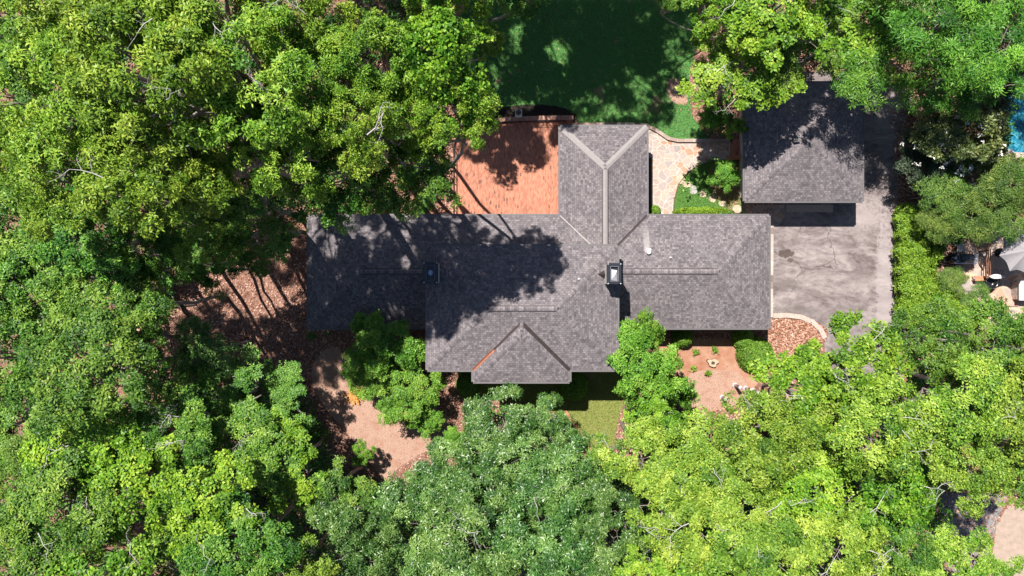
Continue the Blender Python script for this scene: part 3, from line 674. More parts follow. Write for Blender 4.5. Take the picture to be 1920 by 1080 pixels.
KEEP = [_rc(-12.3, 15.4, -2.7, 4.5), _rc(-5, 6.1, -5.4, 2.6), _rc(2.5, 8.2, 2, 9.8), _rc(13.2, 21.1, 4.7, 12.5), _pw(DRIVE), _pw([(1200, 225), (1402, 225), (1402, 412), (1200, 412)]), _pw([(850, 560), (1560, 560), (1560, 700), (1440, 700), (1380, 780), (1200, 760), (850, 745)]), _pw([(822, 200), (1100, 200), (1100, 420), (822, 420)]), _pw([(868, -70), (1330, -70), (1345, 60), (1345, 262), (1070, 240), (850, 220)]), _pw(FLAWN), _pw(GARD), _pw(SOIL), _pw(CHIPS), _pw(STRAW), _rc(27.3, 34, -2.5, 3.5), _pw([(1868, 130), (2000, 130), (2000, 300), (1868, 300)])]
def free_base(x, y):
    def bad(a, b): return any(inpoly(np.array([a]), np.array([b]), k)[0] for k in KEEP)
    if not bad(x, y): return x, y
    for rr in np.arange(.2, 9, .2):
        for k in range(24):
            a, b = x + rr * math.cos(k * PI / 12), y + rr * math.sin(k * PI / 12)
            if not bad(a, b): return float(x + (rr + .25) * math.cos(k * PI / 12)), float(y + (rr + .25) * math.sin(k * PI / 12))
    return x, y
cnt = {}
def tree(style, px, py, rp, top, label, group, dead=0, cat='tree', name='tree', rz=None):
    i = cnt.get(style, 0); cnt[style] = i + 1
    if style in ('green', 'pale', 'maple', 'bay', 'feather'): rp *= 1.15
    nv, r0, t0, _ = SPEC[style]; zc = top * .8; k = 1 - zc / H; x, y = (px - 960) / 30 * k, (540 - py) / 30 * k; rw = rp / 30 * k
    bx, by = free_base(x, y); ox, oy = x - bx, y - by; a_ = (i * 2.1 + .7) % 6.28 if rz is None else rz
    t = thing(name, label, cat, (bx, by, 0), 0, group); s = rw / r0
    cm, tm = VAR[style][i % nv]
    if ox or oy:                                    # the trunk leans from its root to the crown
        tm = tm.copy(); n = len(tm.vertices); v = np.empty(n * 3, np.float32); tm.vertices.foreach_get('co', v); v = v.reshape(-1, 3)
        lx, ly = (ox * math.cos(a_) + oy * math.sin(a_)) / s, (-ox * math.sin(a_) + oy * math.cos(a_)) / s
        f = np.clip(1 - v[:, 2] / (t0 * .7), 0, 1) ** 1.3; v[:, 0] -= lx * f; v[:, 1] -= ly * f; tm.vertices.foreach_set('co', v.ravel()); tm.update()
    c = link('crown', cm, t); c.scale = (s, s, top / t0); w = link('trunk', tm, t); w.scale = (s, s, top / t0)
    for q_ in (c, w): q_.location = (ox, oy, 0); q_.rotation_euler = (0, 0, a_)
    rr = random.Random(i * 13 + len(label))
    for j in range(dead if dead > 1 or i % 2 else 0):
        d = link('dead_branch', DEADS[rr.randrange(4)], t); a = rr.uniform(0, 6.28); q = rr.uniform(.1, .75) * rw
        d.location = (ox + q * math.cos(a), oy + q * math.sin(a), top - .12 * q - .35 - .35 * q * q / rw / rw * rw * .5 + .08); d.rotation_euler = (rr.uniform(-.3, .3), rr.uniform(-.45, .1), rr.uniform(0, 6.28)); sc = rr.uniform(.55, 1.1); d.scale = (sc, sc, sc)
    TREES.append(t); return t
G1 = 'tall yellow-green oaks of the upper left wood'; G2 = 'green trees along the left side'; G3 = 'glossy small trees below the house'
G4 = 'pale yellow-green trees of the lower right wood'; G5 = 'bright trees behind the garage'; G6 = 'green trees of the lower left wood'
# upper left oaks
for a in [
 ('oak', 120, 70, 120, 19, 'yellow-green oak nearest the top left corner, its crown lit at the edge of deep shade', G1, 0),
 ('oak', 265, 60, 150, 22, 'yellow-green oak at the top edge, second from the left corner', G1, 1),
 ('oak', 430, 45, 150, 23, 'oak at the top edge with bare grey twigs, between two dark gaps', G1, 1),
 ('oak', 575, 60, 120, 21, 'oak at the top edge just left of the black gap beside the lawn', G1, 2),
 ('oak', 190, 215, 145, 22, 'oak with ragged left edge against the dark green trees', G1, 0),
 ('oak', 345, 195, 155, 24, 'highest broad oak in the middle of the upper left wood', G1, 2),
 ('oak', 500, 185, 145, 23, 'oak with a tangle of dead grey twigs on its crown', G1, 2),
 ('oak', 625, 195, 120, 21, 'oak with dark hollow on its right in the upper left wood', G1, 0),
 ('oak', 185, 350, 120, 20, 'oak directly above the green trees of the left edge', G1, 0),
 ('oak', 330, 325, 135, 22, 'oak crown with a long pale branch lying across it', G1, 2),
 ('oak', 458, 292, 125, 20, 'oak above the leaf litter clearing, left of the long wing', G1, 1),
 ('oak', 575, 290, 110, 21, 'oak hanging over the far left end of the roof', G1, 1),
 ('green', 655, 345, 84, 18, 'green tree whose lowest tuft overhangs the left end of the house roof', G1, 0),
 ('oak', 715, 150, 105, 21, 'oak with light tufts below the black gap at the top', G1, 0),
 ('oak', 700, 255, 100, 21, 'oak halfway between the top edge and the left wing roof', G1, 1),
 ('maple', 815, 150, 100, 21, 'bright green tree reaching over the left edge of the back lawn', G1, 0),
 ('maple', 838, 38, 80, 12, 'bright green tree at the top edge, left of the lawn', G1, 0),
 ('oak', 850, 240, 88, 20, 'tree whose right tip touches the corner of the brick patio', G1, 0),
 ('green', 795, 322, 84, 17, 'darker green tree at the left side of the brick patio', G1, 0),
 ('green', 490, 415, 85, 12, 'smaller green tree between leaf litter and the left end of the house', G1, 0),
 ('oak', 385, 420, 85, 13, 'yellow-tinged oak at the lower tip of the oak wood', G1, 0),
 ('oak', 40, -60, 110, 18, 'oak cut off by the top left corner', G1, 0),
 # left side
 ('green', 30, 55, 85, 13, 'dark shaded tree in the top left corner', G2, 0),
 ('green', 45, 190, 85, 12, 'shaded tree on the left edge beside the oaks', G2, 0),
 ('maple', 20, 290, 70, 13, 'yellowish tree on the left edge a third of the way down', G2, 0),
 ('green', 95, 430, 100, 14, 'bright green tree near the left edge below the oaks', G2, 1),
 ('green', 215, 455, 95, 15, 'dense green tree left of the leaf litter clearing', G2, 1),
 ('green', 20, 520, 85, 14, 'green tree cut by the left edge halfway down', G2, 0),
 ('green', 120, 545, 90, 14, 'green tree in the second row from the left edge, halfway down', G2, 1),
 ('green', 255, 560, 80, 14, 'green tree with small leaves above the dark hollow', G2, 1),
 ('green', 320, 480, 62, 13, 'green tree with its right side against the bare leaf litter', G2, 0),
 ('green', 405, 505, 52, 8, 'low green tree whose leaves hang over the leaf litter clearing', G2, 0),
 ('green', 478, 462, 50, 8, 'low green tree beside the dark end of the left wing', G2, 0),
 ('green', 40, 655, 90, 14, 'tree with a shadowed lower side on the left edge', G2, 0),
 ('green', 205, 690, 105, 15, 'round light green crown left of the dead twigs', G2, 1),
 ('green', 60, 790, 80, 10, 'low dark tree in the shade on the left edge', G2, 0),
 ('maple', 180, 810, 95, 13, 'light green crown in the lower left, above the wood edge', G2, 1),
 ('green', 300, 640, 45, 10, 'little tree at the rim of the dark hollow', G2, 1),
 ('green', 40, 920, 85, 12, 'green tree with thin bare twigs at the lower left edge', G6, 1),
 ('green', 150, 940, 95, 14, 'broad tree near the lower left corner', G6, 2),
 ('green', 60, 1045, 95, 14, 'tree in the lower left corner', G6, 1),
 ('maple', 270, 900, 90, 13, 'bright tree in the lower left wood, below the pale dead branch', G6, 1),
 ('maple', 230, 1050, 95, 14, 'yellowish tree at the bottom edge right of the lower left corner', G6, 1),
 ('green', 360, 800, 80, 12, 'green tree with a spray of white dead twigs', G6, 3),
 ('green', 430, 730, 85, 8, 'dark green tree below the leaf litter clearing', G6, 1),
 ('bay', 395, 655, 62, 8, 'low shaded tree at the lower edge of the leaf litter', G6, 0),
 ('green', 522, 745, 62, 6, 'green tree left of the pine straw clearing', G6, 0),
 ('green', 465, 850, 88, 10, 'green tree diagonal below the leaf clearing', G6, 1),
 ('maple', 395, 940, 90, 14, 'yellowish green crown in the middle of the lower left wood', G6, 1),
 ('maple', 540, 870, 78, 9, 'bright green tree left of the pine straw point', G6, 0),
 ('green', 470, 1000, 88, 14, 'tree with a bare grey stem beside it in the lower left wood', G6, 2),
 ('green', 350, 1050, 80, 12, 'tree at the bottom edge in a darker pocket', G6, 0),
 ('green', 635, 930, 66, 8, 'green tree under the lower point of the pine straw', G6, 0),
 ('bay', 650, 1020, 85, 11, 'bluish green tree with two white dead stems', G6, 2),
 ('pale', 560, 1060, 75, 13, 'pale grey-green tree at the bottom edge, left of the centre', G6, 0),
 # below the house
 ('bay', 815, 925, 80, 8, 'glossy dark green tree right of the pine straw', G3, 1),
 ('bay', 935, 805, 80, 7.5, 'glossy tree right below the portico with bare stems showing', G3, 1),
 ('bay', 1020, 800, 55, 6.5, 'small glossy tree pointing at the dry front lawn', G3, 0),
 ('bay', 910, 900, 90, 8.5, 'glossy tree below the portico, with pinkish gaps', G3, 1),
 ('bay', 1040, 890, 90, 8.5, 'glossy tree below the dry front lawn', G3, 2),
 ('bay', 1120, 925, 75, 8.5, 'glossy tree beside the pale yellow wood', G3, 0),
 ('bay', 760, 1010, 90, 9, 'glossy tree near the bottom edge, below the pine straw', G3, 1),
 ('bay', 890, 1010, 95, 9.5, 'glossy silvery green tree at the bottom, left of centre', G3, 1),
 ('bay', 1020, 1010, 95, 9.5, 'glossy tree with white dead branches at the bottom centre', G3, 2),
 ('bay', 1140, 1030, 80, 9, 'silvery green tree at the bottom, next to the yellow trees', G3, 1),
 ('bay', 860, 1080, 70, 9, 'glossy tree cut by the bottom edge', G3, 0),
 # lower right
 ('pale', 1195, 850, 78, 12, 'pale yellow-green tree touching the dry front lawn', G4, 1),
 ('maple', 1235, 790, 55, 10, 'green-yellow tree below the broad bush of the front door', G4, 0),
 ('pale', 1310, 870, 88, 13, 'pale tree with a white dead fork in its crown', G4, 2),
 ('pale', 1400, 810, 85, 14, 'pale yellow tree below the red soil', G4, 1),
 ('pale', 1260, 950, 85, 13, 'pale tree above a black gap near the bottom', G4, 2),
 ('pale', 1380, 925, 80, 13, 'pale tree right of the black gap near the bottom', G4, 1),
 ('maple', 1470, 720, 82, 13, 'bright tree right of the clipped round bush', G4, 1),
 ('maple', 1590, 690, 88, 14, 'bright tree at the lower edge of the driveway', G4, 3),
 ('pale', 1500, 800, 80, 13, 'yellow-green tree with a dark hollow to its lower right', G4, 1),
 ('pale', 1620, 790, 90, 15, 'tree with curly white twigs in the lower right wood', G4, 3),
 ('maple', 1510, 900, 85, 13, 'tree above the long bare branch of the bottom right', G4, 2),
 ('green', 1725, 640, 75, 12, 'deep green tree below the hedge by the driveway', G4, 0),
 ('green', 1830, 650, 85, 12, 'deep green tree below the neighbour terrace', G4, 1),
 ('green', 1920, 630, 62, 11, 'green tree cut by the right edge below the white table', G4, 0),
 ('pale', 1755, 760, 90, 15, 'large yellow tree in the right part of the lower wood', G4, 1),
 ('pale', 1870, 745, 85, 14, 'yellow tree near the right edge of the lower wood', G4, 1),
 ('maple', 1640, 900, 90, 13, 'tree with dead twigs between two shaded hollows', G4, 2),
 ('pale', 1780, 865, 72, 14, 'yellow tree above the grey court', G4, 0),
 ('green', 1895, 865, 78, 12, 'green tree cut by the right edge above the tan drive', G4, 0),
 ('pale', 1410, 1015, 85, 14, 'yellowish tree at the bottom with a white branch', G4, 2),
 ('maple', 1290, 1050, 80, 12, 'tree at the bottom edge below the black gap', G4, 0),
 ('pale', 1545, 1010, 85, 14, 'tree with a long pale branch at the bottom edge', G4, 2),
 ('green', 1660, 1000, 75, 12, 'greener tree at the bottom right, left of the court', G4, 1),
 ('pale', 1740, 1050, 80, 12, 'yellow tree in the bottom right, beside the tan drive', G4, 0),
 ('pale', 1838, 1062, 52, 9, 'pale drooping tree on the tan drive', G4, 0),
 ('maple', 1210, 1060, 60, 11, 'small tree at the bottom edge between silvery and yellow trees', G4, 0),
 # top right
 ('maple', 1378, 130, 92, 8.8, 'bright lime tree over the right edge of the back lawn', G5, 2),
 ('maple', 1440, 45, 95, 11.5, 'bright lime tree at the top edge with grey twigs', G5, 2),
 ('maple', 1340, 20, 58, 11, 'small lime tree at the top edge beside the lawn', G5, 1),
 ('green', 1488, 100, 72, 9, 'darker tree over the top left corner of the garage', G5, 3),
 ('maple', 1590, 48, 88, 9, 'lime tree with a nest of white dead branches', G5, 3),
 ('feather', 1645, 118, 85, 8.8, 'feathery tree drooping over the top of the garage', G5, 1),
 ('feather', 1745, 55, 110, 12, 'feathery green tree at the top edge', G5, 0),
 ('feather', 1765, 148, 85, 7.5, 'feathery green tree hanging over the driveway head', G5, 0),
 ('feather', 1865, 95, 105, 10, 'large feathery tree in the top right corner above the pool', G5, 0),
 ('dark', 1860, 185, 40, 6, 'small dark bush between pool and feathery tree', G5, 0),
]: tree(*a)
# trees outside the picture whose shade lies over the lawn
G7 = 'tall trees standing beyond the top edge'
for i, (X, Y, rr, tp) in enumerate([(-6, 21.5, 4, 17), (-1.5, 23.5, 4.4, 19), (2.2, 20.6, 3.6, 17.5), (-3.0, 28.5, 4.6, 22), (3.8, 26.5, 4.6, 21), (3.4, 24.5, 2.8, 18), (-8.5, 26, 4.4, 19), (7.5, 28, 3.2, 20), (-13, 24, 4.5, 18), (-5.7, 16.9, 2.5, 17), (-1.8, 16.3, 2.3, 16), (1.4, 22.6, 3.4, 18)]):
    k = 1 - tp * .8 / H
    tree('oak' if i % 2 else 'green', 960 + X * 30 / k, 540 - Y * 30 / k, rr * 30 / k, tp, 'tall tree number %s beyond the top edge, shading the back lawn' % ['one', 'two', 'three', 'four', 'five', 'six', 'seven', 'eight', 'nine', 'ten', 'eleven', 'twelve'][i], G7, 0)
for i, (X, Y, rr, tp) in enumerate([(27, 25, 4.5, 17), (35, 17, 4.5, 17), (18.8, 17.6, 2.6, 15.5), (28.5, 16.6, 2.6, 12), (12.4, 17.8, 2.6, 16)]):
    k = 1 - tp * .8 / H
    tree('feather', 960 + X * 30 / k, 540 - Y * 30 / k, rr * 30 / k, tp, ['tall tree beyond the top right corner', 'tall tree beyond the right edge above the pool', 'tall tree beyond the top edge right behind the garage', 'tree beyond the right edge beside the pool', 'tall tree beyond the top edge left of the garage'][i], 'trees beyond the top right', 0)
# shrubs and small trees
tree('shrub', 715, 650, 78, 5.2, 'upright bright bush in front of the long left wing', 'bushes by the house front', cat='bush', name='bush')
tree('shrub', 700, 700, 62, 3.6, 'leafy bush beside the orange fern on pine straw', 'bushes by the house front', cat='bush', name='bush')
tree('shrub', 765, 730, 72, 4.0, 'big bright bush spreading onto the pine straw', 'bushes by the house front', cat='bush', name='bush')
tree('shrub', 795, 780, 42, 2.8, 'lowest bright clump of the bush on the pine straw', 'bushes by the house front', cat='bush', name='bush')
tree('shrub', 1210, 690, 84, 7.0, 'leafy tree overhanging the corner between main block and east wing', 'bushes by the house front', cat='tree', name='tree')
tree('shrub', 1212, 625, 40, 6.2, 'light upright top of a tree leaning over the east wing roof', 'bushes by the house front', cat='tree', name='tree')
tree('shrub', 1250, 740, 55, 5.0, 'green bush between the tree and the red soil', 'bushes by the house front', cat='bush', name='bush')
tree('shrub', 848, 828, 30, 2.4, 'small bush right of the pine straw', 'bushes by the house front', cat='bush', name='bush')
tree('shrub', 680, 850, 26, 2.8, 'thin young bush on the left edge of the pine straw', 'bushes by the house front', cat='bush', name='bush')
tree('magnolia', 1820, 245, 66, 6.5, 'magnolia with white blossoms beside the pool', 'magnolias by the pool')
tree('magnolia', 1752, 262, 50, 6.0, 'shaded magnolia at the head of the driveway', 'magnolias by the pool')
tree('magnolia', 1862, 300, 36, 4.0, 'small magnolia at the lower edge of the pool', 'magnolias by the pool')
tree('dark', 1724, 318, 46, 4.2, 'grey-green dark bush on the right of the driveway', 'dark bushes right of the driveway', cat='bush', name='bush')
tree('dark', 1722, 270, 38, 4.0, 'dark shaded bush at the top of the driveway verge', 'dark bushes right of the driveway', cat='bush', name='bush')
tree('dark', 1775, 330, 40, 3.6, 'dark bush below the magnolia blossoms', 'dark bushes right of the driveway', cat='bush', name='bush')
for a in [(1765, 360, 52, 4.4, 'soft juniper at the upper end of the right side planting'), (1818, 408, 55, 4.4, 'broad juniper above the black barbecue'), (1765, 415, 44, 4.0, 'juniper beside the hedge top'), (1880, 350, 55, 4.6, 'yellowish juniper at the right edge'), (1890, 410, 44, 4.0, 'juniper above the grey parasol'), (1830, 560, 32, 2.2, 'rounded bush beside the terrace step'), (1785, 525, 30, 2.2, 'low bush just below the barbecue')]:
    tree('juniper', *a, 'soft green bushes beside the terrace', cat='bush', name='bush')
tree('shrub', 1362, 326, 32, 2.2, 'rounded dark green shrub at the garage wall', 'shrubs by the garage', cat='bush', name='shrub')
tree('shrub', 1375, 235, 26, 3.2, 'shaded shrub above the flagstone path by the garage', 'shrubs by the garage', cat='bush', name='shrub')
tree('shrub', 1332, 222, 26, 2.6, 'dark shrub where the lawn meets the path', 'shrubs by the garage', cat='bush', name='shrub')
tree('green', 975, -15, 62, 8, 'low shaded tree reaching over the top of the lawn', 'low trees at the lawn edge')
tree('green', 1250, 12, 26, 7, 'thin shaded tree at the top right of the lawn', 'low trees at the lawn edge')
tree('oak', 918, 92, 34, 7, 'low yellow-green tree tip over the left edge of the lawn', 'low trees at the lawn edge')
# blossoms on the magnolias
for t in [t for t in TREES if 'magnolia' in t['label']]:
    rng = np.random.default_rng(5); n = 26; a = rng.uniform(0, 6.28, n); q = np.sqrt(rng.uniform(0, 1, n)) * 1.7
    top = t.children[0].dimensions.z
    pts = np.stack([q * np.cos(a), q * np.sin(a), 5.9 - q * q * .55 + rng.uniform(-.3, .15, n)], 1)
    link('blossoms', leaf_mesh('blossoms', pts, np.tile((0, 0, 1.0), (n, 1)) + rng.normal(0, .4, (n, 3)), BLOOM, 3, 6, .15, .09), t).location = (t.children[0].location.x, t.children[0].location.y, t.children[0].scale[2] * 6 - 6.05)

# ------------------------------------------------------------------ clipped and small plants
def dome(name, label, cat, px, py, rp, h, mat, group=None, n=1500, l=.08, core=True, ry=None):
    x, y = P(px, py, h * .5); r = rp / 30 * (1 - h * .5 / H); ryy = (ry or rp) / 30 * (1 - h * .5 / H); t = thing(name, label, cat, (x, y, 0), 0, group)
    rng = np.random.default_rng(int(px * 7 + py)); d = norm(rng.normal(size=(n, 3))); d[:, 2] = np.abs(d[:, 2])
    p = d * np.array((r, ryy, h * .98)) * rng.uniform(.93, 1.03, (n, 1)); p[:, 2] = np.maximum(p[:, 2], .03)
    link('foliage', leaf_mesh('foliage', p, d * .8 + rng.normal(0, .35, (n, 3)), LEAF[mat], 9, 5, l, l * .5), t)
    b = BM(); b.lathe([(.05, 0), (.05, h * .6)], n=8); b.ob('stem', DBARK, t)
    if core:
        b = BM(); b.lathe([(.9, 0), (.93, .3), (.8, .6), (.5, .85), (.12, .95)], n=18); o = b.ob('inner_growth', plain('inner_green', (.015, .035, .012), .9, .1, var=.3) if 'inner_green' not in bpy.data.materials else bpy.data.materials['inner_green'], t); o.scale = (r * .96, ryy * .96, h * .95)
    return t
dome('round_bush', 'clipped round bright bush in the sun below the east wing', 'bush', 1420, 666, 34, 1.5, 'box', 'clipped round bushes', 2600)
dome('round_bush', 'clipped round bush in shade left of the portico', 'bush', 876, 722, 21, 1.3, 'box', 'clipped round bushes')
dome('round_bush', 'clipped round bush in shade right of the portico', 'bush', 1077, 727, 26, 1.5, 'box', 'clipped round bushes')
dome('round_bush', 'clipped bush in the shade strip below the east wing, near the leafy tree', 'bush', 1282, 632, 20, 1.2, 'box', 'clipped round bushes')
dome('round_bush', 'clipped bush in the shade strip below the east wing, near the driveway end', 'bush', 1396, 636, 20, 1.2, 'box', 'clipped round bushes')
dome('bush', 'little variegated bush by the flagstones at the north wing', 'bush', 1228, 396, 11, .7, 'pale', None, 500)
dome('low_hedge', 'narrow bright green hedge against the north side of the east wing', 'hedge', 1318, 397, 54, .55, 'hedge', None, 2400, .09, True, 8)
t = thing('hedge', 'long thick yellow-green hedge along the right of the driveway', 'hedge', (*P(1722, 510, 1), 0))
rng = np.random.default_rng(77); pts = []; nn = []
for (px, py, r_, h_) in [(1712, 415, 26, 1.7), (1715, 445, 30, 1.9), (1718, 478, 31, 2.0), (1716, 512, 30, 1.9), (1722, 548, 34, 2.0), (1722, 585, 36, 2.1), (1760, 545, 26, 1.7), (1756, 580, 34, 2.0), (1745, 470, 20, 1.6), (1700, 400, 15, 1.4), (1790, 590, 34, 2.0), (1826, 592, 22, 1.6)]:
    x, y = P(px, py, h_ * .6); tx, ty = t.location[:2]; rw = r_ / 30 * .97; d = norm(rng.normal(size=(1500, 3))); d[:, 2] = np.abs(d[:, 2]); wob = 1 + .12 * np.sin(d[:, 0:1] * 7 + px) + .1 * np.sin(d[:, 1:2] * 9)
    q = d * np.array((rw, rw, .8)) * wob * rng.uniform(.85, 1.05, (1500, 1)) + np.array((x - tx, y - ty, h_ - .8)); pts.append(q); nn.append(d * .7 + np.array((0, 0, .5)) + rng.normal(0, .35, d.shape))
    pts.append(q[:500] * np.array((1, 1, .5))); nn.append(d[:500])
link('foliage', leaf_mesh('foliage', np.concatenate(pts), np.concatenate(nn), LEAF['hedge'], 4, 5, .15, .085), t)
segs = []
for i in range(24): a = pts[2 * (i % 12)].mean(0); q = rng.normal(0, .3, 3); segs += bent((a[0] + q[0], a[1] + q[1], 0), (a[0] + q[0] * 2, a[1] + q[1] * 2, 1.4), .03, .012, rng, 3)
link('stems', tube_mesh('stems', segs, DBARK, 5), t)
# orange fern and seedlings
x, y = P(666, 742, .3); t = thing('fern', 'orange fern-like plant on the pine straw', 'plant', (x, y, 0)); rng = np.random.default_rng(3)
n = 90; a = rng.choice(10, n) * .63; q = rng.uniform(.05, .6, n)
link('fronds', leaf_mesh('fronds', np.stack([q * np.cos(a), q * np.sin(a), .35 - q * .4], 1), np.tile((0, 0, 1.), (n, 1)), plain('orange_frond', (.78, .36, .10), .8), 3, 5, .13, .06), t)
for i, (px, py, lb) in enumerate([(1328, 700, 'yellow-green seedling on the bare red soil'), (1300, 690, 'seedling left of the cut stump'), (1305, 660, 'seedling by the shade edge of the east wing'), (1395, 650 + 38, 'seedling below the round bush'), (1340, 655, 'tiny seedling above the cut stump'), (1262, 668, 'seedling beside the leafy tree'), (706, 690, 'sprig on the pine straw near the left wing'), (865, 700, 'light iris leaf beside the shaded round bush')]):
    x, y = P(px, py, .2); rng = np.random.default_rng(i); n = 40; p = rng.normal(0, .09, (n, 3)); p[:, 2] = rng.uniform(.05, .35, n)
    t = thing('seedling', lb, 'plant', (x, y, 0), 0, 'seedlings on open soil'); link('leaves', leaf_mesh('leaves', p, np.tile((0, 0, 1.), (n, 1)) + rng.normal(0, .4, (n, 3)), LEAF['pale' if i % 2 else 'maple'], i, 4, .09, .05), t)
    link('stem', tube_mesh('stem', [((0, 0, 0), (0, 0, .3), .012, .006)], DBARK, 5), t)

# ------------------------------------------------------------------ ground cover
def scatter(name, n, box, poly_in, poly_out, mat, l, w, z, seed, up=.25, flat=.35):
    r = np.random.default_rng(seed); X = r.uniform(box[0], box[1], n); Y = r.uniform(box[2], box[3], n); k = np.ones(n, bool)
    if poly_in: k = np.zeros(n, bool)
    for p in poly_in: k |= inpoly(X, Y, [P(*q) for q in p])
    for p in poly_out: k &= ~inpoly(X, Y, p)
    X, Y = X[k], Y[k]; m = len(X); a = r.uniform(0, 2 * PI, m); L = l * r.uniform(.5, 1.3, m); Wd = w * r.uniform(.6, 1.2, m); tl = r.normal(0, flat, m)
    c, s = np.cos(a), np.sin(a); base = np.stack([X, Y, np.full(m, z) + r.uniform(0, .02, m)], 1)
    dd = np.stack([c, s, np.abs(tl) * .6], 1); ww = np.stack([-s, c, tl * .5 * 0], 1)
    V = np.stack([base, base + dd * L[:, None] * .5 + ww * Wd[:, None] * .5 + np.array((0, 0, .012)), base + dd * L[:, None], base + dd * L[:, None] * .5 - ww * Wd[:, None] * .5 + np.array((0, 0, .004))], 1).reshape(-1, 3)
    V[:, 2] += .006
    o = link(name, mesh_np(name, V, np.arange(len(V)).reshape(-1, 4), mat, r.uniform(0, 1, m))); o['kind'] = 'stuff'; return o
def mat_stuff(name, stops):
    m, t, b = M(name, .85, .15); at = t.nodes.new('ShaderNodeAttribute'); at.attribute_name = 'v'; t.links.new(ramp(t, at.outputs['Fac'], stops), b.inputs['Base Color']); return m
LM = mat_stuff('dead_leaves', [(0, (.13, .055, .035)), (.35, (.36, .17, .11)), (.7, (.58, .33, .24)), (1, (.74, .52, .42))])
HOUSEP = [(SX0 + .4, SY0 + .4), (SX1 - .4, SY0 + .4), (SX1 - .4, SY1), (SX0 + .4, SY1)]; MAINP = [(MX0, MY0), (MX1, MY0), (MX1, MY1), (MX0, MY1)]; NP_ = [(NX0, 0), (NX1, 0), (NX1, NY1), (NX0, NY1)]; GP = [(14.1, 5.5), (20.2, 5.5), (20.2, 11.7), (14.1, 11.7)]
outs = [HOUSEP, MAINP, NP_, GP] + [[P(*q) for q in p] for p in (LAWN, FLAWN, DRIVE, PATH, PATIO, GARD, TERR, STRAW, SOIL, BED)]
POOL = [(1886, 140), (1990, 140), (1990, 292), (1930, 290), (1900, 288), (1878, 272), (1884, 240), (1878, 200)]
outs.append([P(*q) for q in POOL]); outs.append([P(*q) for q in [(1868, 985), (1890, 948), (2100, 962), (2100, 1200), (1840, 1200)]])
scatter('fallen_leaves', 110000, (-24, 34, -18, 18), [], outs, LM, .15, .08, .012, 1)
scatter('fallen_leaves', 9000, (-24, 34, -18, 18), [STRAW, SUNB, STRAW2, SOIL], [HOUSEP, MAINP], LM, .11, .035, .016, 2)
scatter('fallen_leaves', 5200, (-5, 24, -12, 18), [LAWN, FLAWN], [HOUSEP, MAINP, NP_], LM, .10, .06, .014, 4)
scatter('fallen_leaves', 5000, (12, 22, -8, 2), [CHIPS], [HOUSEP], LM, .19, .08, .02, 6)
scatter('fallen_leaves', 1500, (22, 26, -4, 12), [[(1670, 200), (1712, 200), (1704, 400), (1694, 590), (1678, 590)]], [], LM, .17, .09, .02, 8)
GM = mat_stuff('grass_blades', [(0, (.05, .16, .045)), (.5, (.11, .28, .07)), (1, (.23, .42, .11))])
GM2 = mat_stuff('dry_grass_blades', [(0, (.12, .16, .035)), (.5, (.24, .28, .07)), (1, (.42, .42, .17))])
scatter('grass', 52000, (-4, 13, 9, 18), [LAWN], [[P(*q) for q in BED], [P(*q) for q in SUNB], NP_], GM, .14, .02, .008, 11, flat=.9)
scatter('grass', 14000, (9, 15, 4, 9), [GARD], [], GM, .12, .02, .012, 12, flat=.9)
scatter('grass', 24000, (-4, 8, -11, -4), [FLAWN], [MAINP], GM2, .12, .018, .008, 13, flat=.9)

# undergrowth beneath the woods
r = np.random.default_rng(50); n = 90000; X = r.uniform(-31, 36, n); Y = r.uniform(-17.5, 17.5, n)
f = np.sin(X * .9 + 1.3) * np.sin(Y * .8 + .4) + .6 * np.sin(X * 2.1 + Y * 1.1) + .5 * np.sin(Y * 2.7 - X * 1.4) + r.normal(0, .25, n)
k = f > -.75
CLEAR = [[(280, 640), (330, 560), (400, 470), (480, 440), (560, 380), (590, 380), (590, 720), (520, 720), (430, 680), (360, 690)], [(560, 640), (640, 620), (820, 620), (860, 700), (880, 790), (860, 860), (730, 920), (640, 860), (580, 720)], [(860, 600), (1240, 600), (1180, 860), (1090, 860), (1000, 740), (860, 740)], [(1210, 600), (1560, 590), (1540, 700), (1420, 790), (1270, 790)], [(860, -80), (1330, -80), (1340, 60), (1320, 300), (830, 300)], [(1740, 460), (1990, 440), (1990, 640), (1760, 600)], [(820, 180), (1240, 180), (1240, 420), (820, 420)]]
for p in [_pw(c) for c in CLEAR] + outs + KEEP[:4] + [_pw([(1385, 120), (1720, 120), (1720, 620), (1385, 620)]), _pw([(1750, 900), (2100, 900), (2100, 1200), (1750, 1200)])]: k &= ~inpoly(X, Y, p)
X, Y, f = X[k], Y[k], f[k]; Z = .25 + np.clip(f + .75, 0, 2) * 1.1 + r.normal(0, .12, len(X)); pts = np.stack([X, Y, np.maximum(Z, .08)], 1)
o = link('undergrowth', leaf_mesh('undergrowth', pts, np.array((0, 0, 1.0)) + r.normal(0, .4, pts.shape), LEAF['green'], 5, 4, .24, .11, vbase=np.clip(r.normal(.3, .15, len(X)), 0, 1))); o['kind'] = 'stuff'

